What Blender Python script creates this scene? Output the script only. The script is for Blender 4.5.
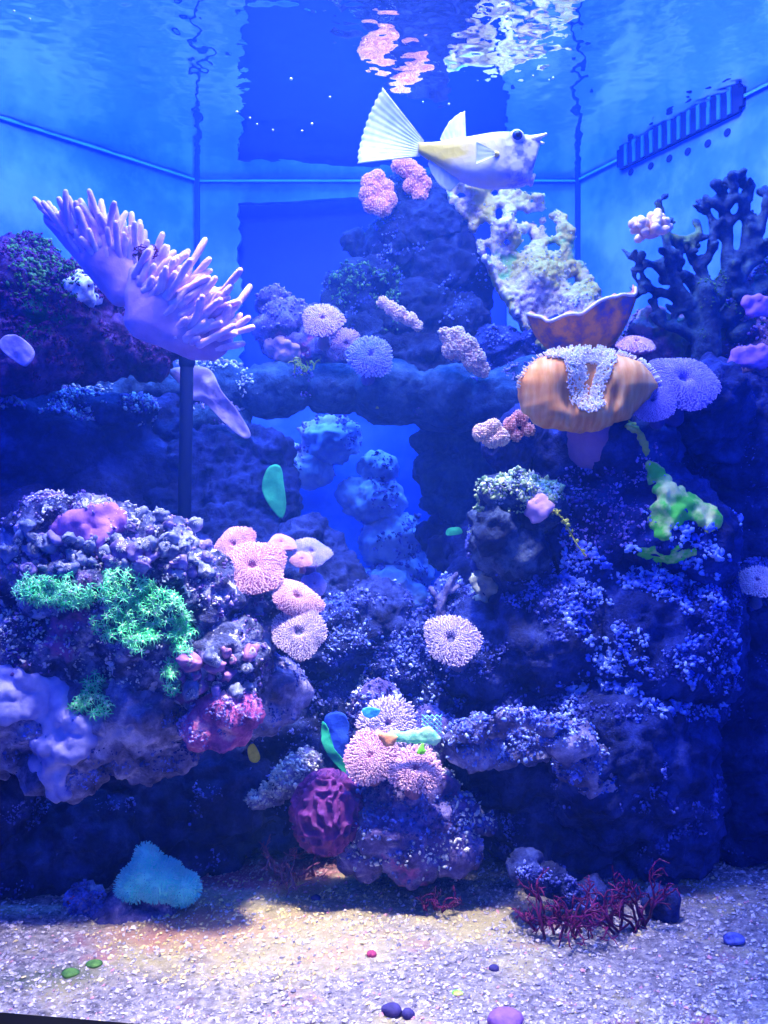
import bpy, bmesh, math, random
import numpy as np
from mathutils import Vector, Matrix
from mathutils.bvhtree import BVHTree
for o in list(bpy.data.objects): bpy.data.objects.remove(o)
S = bpy.context.scene
COL = S.collection
PI = math.pi
R = random.Random(11)
NR = np.random.RandomState(5)

# ------------------------------------------------------------------ camera, world, lights, exposure
CZ = 0.42                      # eye height above the sand
F = 950.0                      # focal length in pixels of a 768x1024 frame
SURF = CZ + 0.557              # height of the water surface
cam = bpy.data.cameras.new('camera'); cam.sensor_fit = 'VERTICAL'; cam.sensor_height = 36
cam.lens = F * 36 / 1024; cam.clip_start = .01
co = bpy.data.objects.new('camera', cam); COL.objects.link(co)
co.location = (0, 0, CZ); co.rotation_euler = (PI / 2, 0, 0); S.camera = co
w = bpy.data.worlds.new('room'); S.world = w; w.use_nodes = True
w.node_tree.nodes['Background'].inputs[0].default_value = (0.010, 0.085, 1.0, 1)
w.node_tree.nodes['Background'].inputs[1].default_value = 0.42
def area(name, loc, aim, size, size_y, power, col, spread=180):
    l = bpy.data.lights.new(name, 'AREA'); l.shape = 'RECTANGLE'; l.size = size; l.size_y = size_y
    l.energy = power; l.color = col; l.spread = math.radians(spread)
    o = bpy.data.objects.new(name, l); COL.objects.link(o); o.location = loc
    o.rotation_euler = (Vector(aim) - Vector(loc)).to_track_quat('-Z', 'Y').to_euler(); return o
area('tank_lamp_white', (0.10, 0.95, SURF + .36), (0.06, 1.22, .5), .30, .16, 3.8, (1.0, .80, .72))
area('tank_lamp_blue', (0, 0.95, SURF + .45), (0, 1.2, .3), .8, .35, 15, (.055, .26, 1.0))
area('tank_lamp_front', (0.05, .80, SURF + .38), (0.05, 1.0, .1), .9, .08, 5, (.26, .30, 1.0))
area('fill_light', (.3, -1.3, 1.7), (0, 1.1, .35), .9, .9, 9, (.16, .30, 1.0))  # added blue fill from behind the camera, lifts shadows on rock and sand
area('tank_lamp_back', (0, 1.40, SURF + .75), (0, 1.50, .3), .9, .16, 30, (.06, .27, 1.0))
area('tank_lamp_left', (-.32, 0.72, SURF + .5), (-.2, 1.1, .35), .22, .16, 2.8, (.66, .60, 1.0))
area('tank_lamp_spot', (-.02, 0.78, SURF + .55), (-.08, .93, 0), .10, .10, 2.2, (1.0, .82, .45), 34)
S.view_settings.view_transform = 'Standard'; S.view_settings.look = 'None'
S.view_settings.exposure = 0.72; S.view_settings.gamma = 1; S.view_settings.use_curve_mapping = False
S.cycles.use_denoising = True
S.cycles.max_bounces = 8; S.cycles.transparent_max_bounces = 24; S.cycles.volume_bounces = 1
S.cycles.sample_clamp_indirect = 4

# ------------------------------------------------------------------ helpers
def P(px, py, d): return np.array(((px - 384) / F * d, d, CZ + (512 - py) / F * d))
def PV(px, py, d): return Vector(P(px, py, d))

def _h(i, j, k, s):
    n = (i * 374761393 + j * 668265263 + k * 2147483647 + s * 1274126177) & 0xffffffff
    n = ((n ^ (n >> 13)) * 1274126177) & 0xffffffff
    n = (n ^ (n >> 16)) * 2246822519 & 0xffffffff
    return ((n ^ (n >> 15)) & 0xffff) / 65535.0
def vnoise(p, s=0):
    i = np.floor(p).astype(np.int64); f = p - i; u = f * f * (3 - 2 * f); r = 0
    for a in (0, 1):
        for b in (0, 1):
            for c in (0, 1):
                wt = (u[:, 0] if a else 1 - u[:, 0]) * (u[:, 1] if b else 1 - u[:, 1]) * (u[:, 2] if c else 1 - u[:, 2])
                r = r + wt * _h(i[:, 0] + a, i[:, 1] + b, i[:, 2] + c, s)
    return r * 2 - 1
def fbm(p, oct=4, s=0):
    r = 0; a = 1.0; t = 0
    for o in range(oct):
        r = r + a * vnoise(p * (2 ** o) + 17.3 * o, s + o); t += a; a *= .52
    return r / t
def worley(p, s=0):
    i = np.floor(p).astype(np.int64); best = np.full(len(p), 9.0)
    for a in (-1, 0, 1):
        for b in (-1, 0, 1):
            for c in (-1, 0, 1):
                q = i + np.array([a, b, c])
                ft = np.stack([_h(q[:, 0], q[:, 1], q[:, 2], s + k) for k in (1, 2, 3)], 1)
                best = np.minimum(best, (((q + ft) - p) ** 2).sum(1))
    return np.sqrt(best)

# --- materials
def lin(c):  # sRGB 0-255 to linear
    return tuple(((v / 255) / 12.92 if v <= 10 else ((v / 255 + .055) / 1.055) ** 2.4) for v in c) + (1,)
def newmat(name):
    m = bpy.data.materials.new(name); m.use_nodes = True; nt = m.node_tree
    b = nt.nodes['Principled BSDF']; b.inputs['Roughness'].default_value = .75
    b.inputs['Specular IOR Level'].default_value = .2
    return m, nt, b
def ramp(nt, src, stops, interp='LINEAR'):
    r = nt.nodes.new('ShaderNodeValToRGB'); r.color_ramp.interpolation = interp
    e = r.color_ramp.elements
    while len(e) < len(stops): e.new(.5)
    for k, (p, c) in enumerate(stops): e[k].position = p; e[k].color = tuple(c[:3]) + (1,)
    nt.links.new(src, r.inputs[0]); return r.outputs[0]
def tex(nt, scale, detail=6, kind='noise', rough=.6, off=0):
    tc = nt.nodes.new('ShaderNodeTexCoord'); mp = nt.nodes.new('ShaderNodeMapping')
    mp.inputs['Location'].default_value = (off, off * .7, off * 1.3)
    nt.links.new(tc.outputs['Object'], mp.inputs[0])
    if kind == 'noise':
        n = nt.nodes.new('ShaderNodeTexNoise'); n.inputs['Detail'].default_value = detail; n.inputs['Roughness'].default_value = rough
        out = n.outputs['Fac']
    else:
        n = nt.nodes.new('ShaderNodeTexVoronoi'); out = n.outputs['Distance']
        if kind == 'edge': n.feature = 'DISTANCE_TO_EDGE'
    n.inputs['Scale'].default_value = scale; nt.links.new(mp.outputs[0], n.inputs['Vector'])
    return out
def mix(nt, fac, a, b):
    m = nt.nodes.new('ShaderNodeMix'); m.data_type = 'RGBA'
    for k, v in ((0, fac), (6, a), (7, b)):
        if hasattr(v, 'links'): nt.links.new(v, m.inputs[k])
        else: m.inputs[k].default_value = v if k == 0 else tuple(v[:3]) + (1,)
    return m.outputs[2]
def bump(nt, b, h, strength=.5, dist=.003):
    n = nt.nodes.new('ShaderNodeBump'); n.inputs['Strength'].default_value = strength; n.inputs['Distance'].default_value = dist
    nt.links.new(h, n.inputs['Height']); nt.links.new(n.outputs[0], b.inputs['Normal'])
def rockmat(name, dark, mid, light, patch=None, patch_at=.56, scale=28, light_at=.62, off=0, spots=None):
    m, nt, b = newmat(name)
    c = ramp(nt, tex(nt, scale, 8, off=off, rough=.68), [(.36, dark), (.5, mid), (light_at, light)])
    if patch:
        for k, (pc, at) in enumerate(patch):
            f = ramp(nt, tex(nt, 9 + 4 * k, 5, off=off + 3.3 + k * 5), [(at, (0, 0, 0)), (at + .05, (1, 1, 1))])
            c = mix(nt, f, c, pc)
    if spots:
        f = ramp(nt, tex(nt, 70, 4, off=off + 9, rough=.5), [(.60, (0, 0, 0)), (.64, (1, 1, 1))])
        c = mix(nt, f, c, spots)
    nt.links.new(c, b.inputs['Base Color'])
    bump(nt, b, tex(nt, 150, 6, off=off, rough=.7), .9, .006)
    return m
def softmat(name, a, bcol, scale=40, rough=.7, sss=0, bmp=.3, bscale=300, stops=(.35, .65)):
    m, nt, b = newmat(name)
    c = ramp(nt, tex(nt, scale, 4), [(stops[0], a), (stops[1], bcol)])
    nt.links.new(c, b.inputs['Base Color']); b.inputs['Roughness'].default_value = rough
    if bmp: bump(nt, b, tex(nt, bscale, 3), bmp, .002)
    if sss:
        b.inputs['Subsurface Weight'].default_value = sss; b.inputs['Subsurface Radius'].default_value = (.01, .006, .008)
        b.inputs['Subsurface Scale'].default_value = .5
    return m

# --- meshes
class MB:
    def __init__(s): s.v = []; s.f = []; s.n = 0; s.mi = []
    def add(s, v, f, mi=0):
        v = np.asarray(v, float); s.v.append(v)
        s.f += [tuple(i + s.n for i in q) for q in f]; s.mi += [mi] * len(f); s.n += len(v); return s
    def tube(s, pts, rad, seg=8, mi=0):
        pts = np.asarray(pts, float); n = len(pts)
        rad = np.full(n, rad) if np.isscalar(rad) else np.asarray(rad, float)
        # rounded end caps
        d0 = pts[0] - pts[1]; d0 /= np.linalg.norm(d0) + 1e-9; d1 = pts[-1] - pts[-2]; d1 /= np.linalg.norm(d1) + 1e-9
        pts = np.concatenate([[pts[0] + d0 * rad[0] * .8], [pts[0] + d0 * rad[0] * .45], pts, [pts[-1] + d1 * rad[-1] * .45], [pts[-1] + d1 * rad[-1] * .8]])
        rad = np.concatenate([[rad[0] * .35], [rad[0] * .8], rad, [rad[-1] * .8], [rad[-1] * .35]])
        n = len(pts); T = np.gradient(pts, axis=0); T /= np.linalg.norm(T, axis=1)[:, None] + 1e-12
        up = np.array([0, 0, 1.]) if abs(T[0][2]) < .8 else np.array([1., 0, 0])
        V = []; 
        for k in range(n):
            a = np.cross(T[k], up); a /= np.linalg.norm(a) + 1e-12; b = np.cross(a, T[k]); up = b
            for j in range(seg):
                t = 2 * PI * j / seg; V.append(pts[k] + rad[k] * (math.cos(t) * a + math.sin(t) * b))
        Fc = []
        for k in range(n - 1):
            for j in range(seg):
                j2 = (j + 1) % seg; Fc.append((k * seg + j, k * seg + j2, (k + 1) * seg + j2, (k + 1) * seg + j))
        Fc.append(tuple(range(seg))[::-1]); Fc.append(tuple((n - 1) * seg + j for j in range(seg)))
        return s.add(V, Fc, mi)
    def ball(s, c, r, sub=1, mi=0, jit=0):
        v, f = ICO[sub]; rr = np.asarray(r, float) * np.ones(3)
        vv = v * rr
        if jit: vv = vv * (1 + jit * (NR.rand(len(v), 1) - .5))
        return s.add(vv + np.asarray(c, float), f, mi)
    def box(s, lo, hi, mi=0):
        x0, y0, z0 = lo; x1, y1, z1 = hi
        v = [(x0, y0, z0), (x1, y0, z0), (x1, y1, z0), (x0, y1, z0), (x0, y0, z1), (x1, y0, z1), (x1, y1, z1), (x0, y1, z1)]
        return s.add(v, [(3, 2, 1, 0), (4, 5, 6, 7), (0, 1, 5, 4), (1, 2, 6, 5), (2, 3, 7, 6), (3, 0, 4, 7)], mi)
    def verts(s): return np.concatenate(s.v)
    def mesh(s, name, V=None, smooth=True):
        me = bpy.data.meshes.new(name); V = s.verts() if V is None else V
        me.from_pydata(V.tolist(), [], s.f); me.polygons.foreach_set('use_smooth', [smooth] * len(s.f))
        if any(s.mi): me.polygons.foreach_set('material_index', s.mi)
        me.update(); return me
    def build(s, name, mats, parent=None, origin=None, smooth=True):
        V = s.verts(); org = origin_of(parent) if parent is not None else (np.asarray(origin, float) if origin is not None else base_of(V))
        me = s.mesh(name, V - org, smooth)
        return link(name, me, mats, parent, org)
def base_of(V):
    lo, hi = V.min(0), V.max(0); return np.array([(lo[0] + hi[0]) / 2, (lo[1] + hi[1]) / 2, lo[2]])
def origin_of(o):
    p = Vector((0, 0, 0))
    while o is not None: p = p + o.location; o = o.parent
    return np.array(p)
def link(name, me, mats, parent, org):
    o = bpy.data.objects.new(name, me); COL.objects.link(o)
    for m in (mats if isinstance(mats, (list, tuple)) else [mats]): me.materials.append(m)
    if parent is not None: o.parent = parent; o.location = (0, 0, 0)
    else: o.location = org
    return o
def empty(name, loc):
    o = bpy.data.objects.new(name, None); COL.objects.link(o); o.location = loc; o.empty_display_size = .02; return o
def tag(o, label=None, cat=None, group=None, kind=None):
    if label: o['label'] = label
    if cat: o['category'] = cat
    if group: o['group'] = group
    if kind: o['kind'] = kind
    return o
ICO = {}
for sub in (1, 2, 3):
    bm = bmesh.new(); bmesh.ops.create_icosphere(bm, subdivisions=sub, radius=1)
    bm.verts.ensure_lookup_table()
    ICO[sub] = (np.array([v.co[:] for v in bm.verts]), [tuple(v.index for v in f.verts) for f in bm.faces]); bm.free()
OCT = (np.array([(1, 0, 0), (-1, 0, 0), (0, 1, 0), (0, -1, 0), (0, 0, 1), (0, 0, -1)], float),
       [(0, 2, 4), (2, 1, 4), (1, 3, 4), (3, 0, 4), (2, 0, 5), (1, 2, 5), (3, 1, 5), (0, 3, 5)])
def remesh(mb, voxel):
    me = mb.mesh('tmp', smooth=True); o = bpy.data.objects.new('tmp', me); COL.objects.link(o)
    m = o.modifiers.new('r', 'REMESH'); m.mode = 'VOXEL'; m.voxel_size = voxel
    dg = bpy.context.evaluated_depsgraph_get(); ev = o.evaluated_get(dg); out = bpy.data.meshes.new_from_object(ev)
    bpy.data.objects.remove(o); bpy.data.meshes.remove(me); return out
def get_vn(me):
    n = len(me.vertices); v = np.empty(n * 3); me.vertices.foreach_get('co', v)
    nn = np.empty(n * 3, np.float32); me.vertex_normals.foreach_get('vector', nn)
    return v.reshape(-1, 3), nn.reshape(-1, 3).astype(float)
def finish(me, V, org, name, mats, parent=None):
    me.vertices.foreach_set('co', (V - org).ravel()); me.polygons.foreach_set('use_smooth', [True] * len(me.polygons)); me.update()
    me.name = name; return link(name, me, mats, parent, org)
ROCKS = []   # (vertices, faces) of every rock for ray casts
BV = [None]
def register(o, V=None):
    me = o.data; n = len(me.vertices); v = np.empty(n * 3); me.vertices.foreach_get('co', v); v = v.reshape(-1, 3) + origin_of(o)
    ROCKS.append((v, [tuple(p.vertices) for p in me.polygons])); BV[0] = None
def bvh():
    if BV[0] is None:
        vs = []; fs = []; n = 0
        for v, f in ROCKS: vs += v.tolist(); fs += [tuple(i + n for i in q) for q in f]; n += len(v)
        BV[0] = BVHTree.FromPolygons(vs, fs)
    return BV[0]
def hit(px, py, d=1.15, dmin=.8):
    dr = PV(px, py, 1.0) - Vector((0, 0, CZ)); dr.normalize()
    st = Vector((0, 0, CZ)) + dr * dmin
    r = bvh().ray_cast(st, dr)
    if r[0] is None: return PV(px, py, d), Vector((0, -1, .2)).normalized()
    return r[0], r[1]
def rock(name, blobs, mat, voxel=.0036, rough=(.017, 13), ridge=(.009, 30), cells=(.004, 60), seed=0, label=None, cat='rock', depth=.9, reg=True, extra=None):
    mb = MB()
    for b in blobs:
        px, py, d, rx, ry = b[:5]; c = P(px, py, d); k = d / F
        rd = (b[5] if len(b) > 5 else depth * min(rx, ry)) * k
        mb.ball(c, (rx * k, rd, ry * k), 2)
    if extra: extra(mb)
    me = remesh(mb, voxel); V, N = get_vn(me)
    big = fbm(V * rough[1] + seed, 3, seed)
    V2 = V + N * (rough[0] * big)[:, None]
    h = ridge[0] * (.9 - 2.6 * np.abs(fbm(V2 * ridge[1], 3, seed + 7))) + ridge[0] * .5 * (.9 - 2.6 * np.abs(fbm(V2 * ridge[1] * 3.1, 3, seed + 9))) + cells[0] * (.75 - worley(V2 * cells[1] + fbm(V2 * 20, 2, seed)[:, None] * .8, seed + 3))
    V2 = V2 + N * h[:, None]
    V2 = V2 + N * (.0016 * fbm(V2 * 190, 2, seed + 5))[:, None]
    V2[:, 2] = np.maximum(V2[:, 2], -.012)
    o = finish(me, V2, base_of(V2), name, mat)
    tag(o, label, cat)
    if reg: register(o)
    return o
def sample_surface(o, n, rnd, up=-1.0, front=-.3, box=None):
    """random points on a mesh that face the viewing side; box = pixel rectangle"""
    me = o.data; org = origin_of(o); V, N = get_vn(me); V = V + org
    px = 384 + V[:, 0] / V[:, 1] * F; py = 512 - (V[:, 2] - CZ) / V[:, 1] * F
    k = (N[:, 2] > up) & (-N[:, 1] > front)
    if box: k &= (px > box[0]) & (px < box[2]) & (py > box[1]) & (py < box[3])
    idx = np.nonzero(k)[0]
    if len(idx) == 0: return V[:0], N[:0]
    idx = rnd.choice(idx, n, replace=len(idx) < n); return V[idx], N[idx]
def crust(o, n, mat, size=(.002, .005), name='encrusting_algae', box=None, up=-.2, clump=.05, seed=1, thr=.0, sub=1):
    """ragged little lumps and flakes growing on a rock"""
    rnd = np.random.RandomState(seed); V, N = sample_surface(o, n * 4, rnd, up, -.2, box)
    if not len(V): return
    k = fbm(V / clump, 3, seed + 40) > thr; V = V[k][:n]; N = N[k][:n]
    j = (rnd.rand(len(V), 3) - .5) * .008; j -= N * (j * N).sum(1)[:, None]; V = V + j
    iv, fc = OCT if sub == 0 else ICO[1]; mb = MB()
    for p, nn in zip(V, N):
        s = size[0] * .36 + (size[1] * .55 - size[0] * .36) * rnd.rand() ** 2.4; a = np.array([.65, .9, 1.15])[rnd.permutation(3)] * (.6 + .8 * rnd.rand(3))
        sh = iv * a * s * (1 + .8 * (rnd.rand(len(iv), 1) - .5)); q = Matrix.Rotation(rnd.rand() * 6.3, 3, Vector(rnd.rand(3) - .5))
        mb.add(sh @ np.array(q).T + p + nn * s * .35, fc)
    if not mb.n: return
    c = mb.build(name, mat, o, smooth=True); c['kind'] = 'stuff'; return c

# ------------------------------------------------------------------ materials
M = {}
# tank wall: sky blue plastic with faint streaks
m, nt, b = newmat('wall_blue')
c = ramp(nt, tex(nt, 5, 6), [(.38, (.020, .12, .66)), (.52, (.05, .19, .84)), (.66, (.16, .36, .95))])
c = mix(nt, ramp(nt, tex(nt, 26, 6, off=4), [(.5, (0, 0, 0)), (.72, (.5, .5, .5))]), c, (.12, .30, .95))
nt.links.new(c, b.inputs['Base Color']); b.inputs['Roughness'].default_value = .5; M['wall'] = m
M['window'] = softmat('deep_blue_pane', (.004, .03, .62), (.005, .045, .75), 3, .5, bmp=0)
M['seam'] = softmat('dark_seam', (.004, .03, .16), (.006, .05, .24), 8, .5, bmp=0)
M['black'] = softmat('black_rim', (.002, .002, .004), (.004, .004, .006), 8, .4, bmp=0)
M['slot'] = softmat('dark_slot', (.002, .008, .05), (.003, .01, .07), 8, .7, bmp=0)
# rocks
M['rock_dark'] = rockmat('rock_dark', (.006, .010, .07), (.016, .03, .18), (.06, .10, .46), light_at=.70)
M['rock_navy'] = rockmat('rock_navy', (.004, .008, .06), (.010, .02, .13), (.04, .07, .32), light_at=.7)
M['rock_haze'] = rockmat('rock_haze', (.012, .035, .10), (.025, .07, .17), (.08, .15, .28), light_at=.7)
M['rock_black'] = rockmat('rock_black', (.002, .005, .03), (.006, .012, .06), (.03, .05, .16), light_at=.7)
M['rock_knob'] = rockmat('rock_knob', (.015, .02, .08), (.06, .08, .25), (.32, .36, .68), scale=40, light_at=.64, patch=[((.28, .12, .42), .60)], spots=(.55, .58, .8))
M['rock_purple'] = rockmat('rock_purple', (.03, .02, .12), (.10, .08, .34), (.30, .27, .66), patch=[((.30, .08, .36), .62)], light_at=.66, off=2)
M['rock_lilac'] = rockmat('rock_lilac', (.05, .05, .16), (.17, .17, .42), (.50, .50, .85), light_at=.64, off=5)
M['rock_mottle'] = rockmat('rock_mottle', (.05, .03, .10), (.16, .09, .22), (.36, .24, .34), patch=[((.12, .18, .12), .6)], off=3)
M['rock_red'] = rockmat('rock_red', (.015, .01, .05), (.07, .02, .12), (.16, .07, .24), patch=[((.01, .10, .05), .60)], off=7)
M['crust_blue'] = softmat('crust_blue', (.02, .03, .25), (.20, .27, .90), 45, stops=(.42, .66))
M['crust_violet'] = softmat('crust_violet', (.07, .04, .28), (.42, .34, .85), 50, stops=(.4, .62))
M['crust_pale'] = softmat('crust_pale', (.20, .26, .40), (.80, .82, .80), 70, stops=(.4, .62))
M['crust_green'] = softmat('crust_green', (.01, .07, .03), (.12, .30, .07), 60)
M['crust_azure'] = softmat('crust_azure', (.05, .12, .70), (.40, .55, 1.0), 50, stops=(.42, .6))
M['crust_moss'] = softmat('crust_moss', (.08, .20, .10), (.60, .75, .35), 60)
M['crust_red'] = softmat('crust_red', (.03, .006, .06), (.13, .02, .14), 60)
M['crust_yellow'] = softmat('crust_yellow', (.35, .40, .05), (.75, .75, .12), 60)

# ------------------------------------------------------------------ the setting
def floor_z(x, y):
    q = np.stack([x, y, 0 * x], 1)
    return .010 * fbm(q * 6, 3, 2) + .004 * fbm(q * 30, 3, 4)
nx, ny = 330, 230
gx, gy = np.meshgrid(np.linspace(-.95, .95, nx), np.linspace(.55, 1.75, ny))
x, y = gx.ravel(), gy.ravel(); q = np.stack([x, y, 0 * x], 1)
z = floor_z(x, y) + .0022 * fbm(q * 150, 3, 6)
mb = MB(); ii = np.arange(nx * ny).reshape(ny, nx)
mb.add(np.stack([x, y, z], 1), np.stack([ii[:-1, :-1], ii[:-1, 1:], ii[1:, 1:], ii[1:, :-1]], -1).reshape(-1, 4).tolist())
m, nt, b = newmat('coral_sand')
c = ramp(nt, tex(nt, 110, 6, rough=.75), [(.32, (.08, .08, .14)), (.48, (.27, .26, .36)), (.66, (.56, .54, .64))])
f = ramp(nt, tex(nt, 9, 5, off=1.7), [(.52, (0, 0, 0)), (.66, (.75, .75, .75))])
c = mix(nt, f, c, (.62, .56, .30))
f = ramp(nt, tex(nt, 13, 5, off=6.1), [(.58, (0, 0, 0)), (.68, (.6, .6, .6))])
c = mix(nt, f, c, (.45, .12, .30))
# a soft yellow patch, coralline stains and a dull green spot in the sand colour
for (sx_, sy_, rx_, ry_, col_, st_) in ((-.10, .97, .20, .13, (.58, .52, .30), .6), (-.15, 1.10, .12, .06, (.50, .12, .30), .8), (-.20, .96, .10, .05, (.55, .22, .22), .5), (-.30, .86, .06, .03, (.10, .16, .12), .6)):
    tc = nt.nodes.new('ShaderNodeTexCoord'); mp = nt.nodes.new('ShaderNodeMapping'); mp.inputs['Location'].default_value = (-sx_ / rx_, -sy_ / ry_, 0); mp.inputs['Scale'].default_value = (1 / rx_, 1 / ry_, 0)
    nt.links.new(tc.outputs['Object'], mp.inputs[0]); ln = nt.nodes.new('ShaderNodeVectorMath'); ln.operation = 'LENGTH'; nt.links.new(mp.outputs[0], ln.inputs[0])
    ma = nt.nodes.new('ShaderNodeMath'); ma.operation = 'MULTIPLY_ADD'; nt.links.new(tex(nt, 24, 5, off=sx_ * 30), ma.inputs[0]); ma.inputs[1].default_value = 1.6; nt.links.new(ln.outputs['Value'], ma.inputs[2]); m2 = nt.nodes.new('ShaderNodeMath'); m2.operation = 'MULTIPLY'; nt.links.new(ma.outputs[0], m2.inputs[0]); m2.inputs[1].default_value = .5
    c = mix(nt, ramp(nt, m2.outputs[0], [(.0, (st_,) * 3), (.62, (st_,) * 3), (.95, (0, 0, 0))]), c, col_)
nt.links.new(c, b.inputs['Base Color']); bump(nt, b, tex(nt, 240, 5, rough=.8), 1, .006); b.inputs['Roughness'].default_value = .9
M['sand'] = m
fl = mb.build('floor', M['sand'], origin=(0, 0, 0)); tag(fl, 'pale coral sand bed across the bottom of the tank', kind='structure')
def wall(name, a, b_, z0=-.02, z1=SURF + .02, th=.02):
    a = np.array(a, float); b_ = np.array(b_, float); d = (b_ - a) / np.linalg.norm(b_ - a); n = np.array([-d[1], d[0]]) * th
    mb = MB(); v = []
    for z in (z0, z1):
        for p in (a, b_, b_ + n, a + n): v.append((p[0], p[1], z))
    mb.add(v, [(3, 2, 1, 0), (4, 5, 6, 7), (0, 1, 5, 4), (1, 2, 6, 5), (2, 3, 7, 6), (3, 0, 4, 7)])
    return tag(mb.build(name, M['wall'], origin=(0, 0, 0), smooth=False), kind='structure')
A0, A1 = (-.3133, 1.6), (.325, 1.6)
wl = wall('wall_left', (-.60, 1.28), A0); tag(wl, 'light blue panel of the tank back, left of the seam')
wall('wall_left_side', (-.72, .66), (-.60, 1.28))
wr = wall('wall_right', A1, (.54, 1.159)); tag(wr, 'light blue panel of the tank back with the overflow, right of the seam')
wall('wall_right_side', (.54, 1.159), (.70, .55))
# back wall with a ragged rectangular opening
def rag(p, q, n, amp, sd):
    r = np.random.RandomState(sd); out = []
    for k in range(n):
        t = k / n; a = np.array(p) * (1 - t) + np.array(q) * t
        nrm = np.array([q[1] - p[1], p[0] - q[0]], float); nrm /= np.linalg.norm(nrm); out.append(a + nrm * amp * (r.rand() - .5) * 2)
    return out
hole = rag((238, 203), (508, 190), 26, 1.3, 1) + rag((508, 190), (508, 395), 14, 2, 2) + rag((508, 395), (242, 395), 20, 2, 3) + rag((242, 395), (238, 203), 30, 3.0, 4)
hole = [P(a, b_, 1.6) for a, b_ in hole]
bm = bmesh.new()
outer = [(A0[0] - .01, 1.6, -.02), (A1[0] + .01, 1.6, -.02), (A1[0] + .01, 1.6, SURF + .02), (A0[0] - .01, 1.6, SURF + .02)]
for loop in (outer, hole):
    vs = [bm.verts.new(p) for p in loop]
    for k in range(len(vs)): bm.edges.new((vs[k], vs[(k + 1) % len(vs)]))
bmesh.ops.triangle_fill(bm, use_beauty=True, edges=bm.edges[:])
r = bmesh.ops.extrude_face_region(bm, geom=bm.faces[:]); bmesh.ops.translate(bm, vec=(0, .012, 0), verts=[g for g in r['geom'] if isinstance(g, bmesh.types.BMVert)])
bmesh.ops.recalc_face_normals(bm, faces=bm.faces)
me = bpy.data.meshes.new('wall_back'); bm.to_mesh(me); bm.free()
wb = link('wall_back', me, M['wall'], None, np.zeros(3)); tag(wb, 'light blue back panel with a ragged rectangular opening', kind='structure')
mb = MB().box((-.34, 1.628, .3), (.34, 1.64, SURF + .02)); tag(mb.build('window_1', M['window'], origin=(0, 0, 0), smooth=False), 'deep blue pane behind the ragged opening of the back panel', kind='structure')
for k, (X, t) in enumerate(((A0, 1), (A1, 1))):
    mb = MB().box((X[0] - .0035, 1.590, -.01), (X[0] + .0035, 1.602, SURF)); tag(mb.build('trim_%d' % (k + 1), M['seam'], origin=(0, 0, 0), smooth=False), ('dark vertical seam at the left of the back panel', 'dark vertical seam at the right of the back panel')[k], kind='structure')
# pale water line strip on the walls
m, nt, b = newmat('water_line'); b.inputs['Base Color'].default_value = (.07, .28, .85, 1); M['line'] = m
mb = MB(); pl = [(-.60, 1.28), A0, A1, (.54, 1.159)]
for a, b_ in zip(pl, pl[1:]):
    a = np.array(a); b_ = np.array(b_); d = (b_ - a) / np.linalg.norm(b_ - a); n = np.array([d[1], -d[0]]) * .004; v = []
    for z in (SURF - .0022, SURF - .0003):
        for p in (a, b_, b_ + n, a + n): v.append((p[0], p[1], z))
    mb.add(v, [(3, 2, 1, 0), (4, 5, 6, 7), (0, 1, 5, 4), (1, 2, 6, 5), (2, 3, 7, 6), (3, 0, 4, 7)])
tag(mb.build('trim_3', M['line'], origin=(0, 0, 0), smooth=False), 'pale line where the water meets the back panels', kind='structure')
# front pane and the black bottom rim of the tank
m = bpy.data.materials.new('clear_pane'); m.use_nodes = True; nt = m.node_tree; nt.nodes.remove(nt.nodes['Principled BSDF'])
t = nt.nodes.new('ShaderNodeBsdfTransparent'); t.inputs[0].default_value = (.985, .99, 1, 1); nt.links.new(t.outputs[0], nt.nodes['Material Output'].inputs[0]); M['clear'] = m
fa, fb = np.array((-.78, .845)), np.array((.75, .615)); d = (fb - fa) / np.linalg.norm(fb - fa); n = np.array([-d[1], d[0]])
def slab(lo, hi, t0, t1):
    v = []
    for z in (lo, hi):
        for p in (fa + n * t0, fb + n * t0, fb + n * t1, fa + n * t1): v.append((p[0], p[1], z))
    return MB().add(v, [(3, 2, 1, 0), (4, 5, 6, 7), (0, 1, 5, 4), (1, 2, 6, 5), (2, 3, 7, 6), (3, 0, 4, 7)])
tag(slab(-.02, SURF + .06, -.012, -.004).build('window_2', M['clear'], origin=(0, 0, 0), smooth=False), 'clear front glass of the tank', kind='structure')
tag(slab(-.05, .012, -.08, .0).build('trim_4', M['black'], origin=(0, 0, 0), smooth=False), 'black bottom rim of the tank in the lower corner', kind='structure')
# water surface seen from below: mirror at grazing angles, clear when looked at steeply
nx, ny = 420, 300
gx, gy = np.meshgrid(np.linspace(-.74, .74, nx), np.linspace(.62, 1.64, ny)); x, y = gx.ravel(), gy.ravel(); q = np.stack([x, y, 0 * x], 1)
amp = .25 + .9 * np.clip((1.62 - y) / .55, 0, 1)
z = SURF + amp * (.0010 * fbm(q * 16 * np.array([1, .8, 1]), 2, 31) + .00075 * fbm(q * 60, 3, 37))
mb = MB(); ii = np.arange(nx * ny).reshape(ny, nx)
mb.add(np.stack([x, y, z], 1), np.stack([ii[:-1, :-1], ii[:-1, 1:], ii[1:, 1:], ii[1:, :-1]], -1).reshape(-1, 4).tolist())
m = bpy.data.materials.new('water_surface'); m.use_nodes = True; nt = m.node_tree; nt.nodes.remove(nt.nodes['Principled BSDF'])
g = nt.nodes.new('ShaderNodeBsdfGlossy'); g.inputs['Roughness'].default_value = .01; g.inputs[0].default_value = (.97, .98, 1, 1)
t = nt.nodes.new('ShaderNodeBsdfTransparent'); lw = nt.nodes.new('ShaderNodeLayerWeight'); lw.inputs[0].default_value = .5
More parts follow.
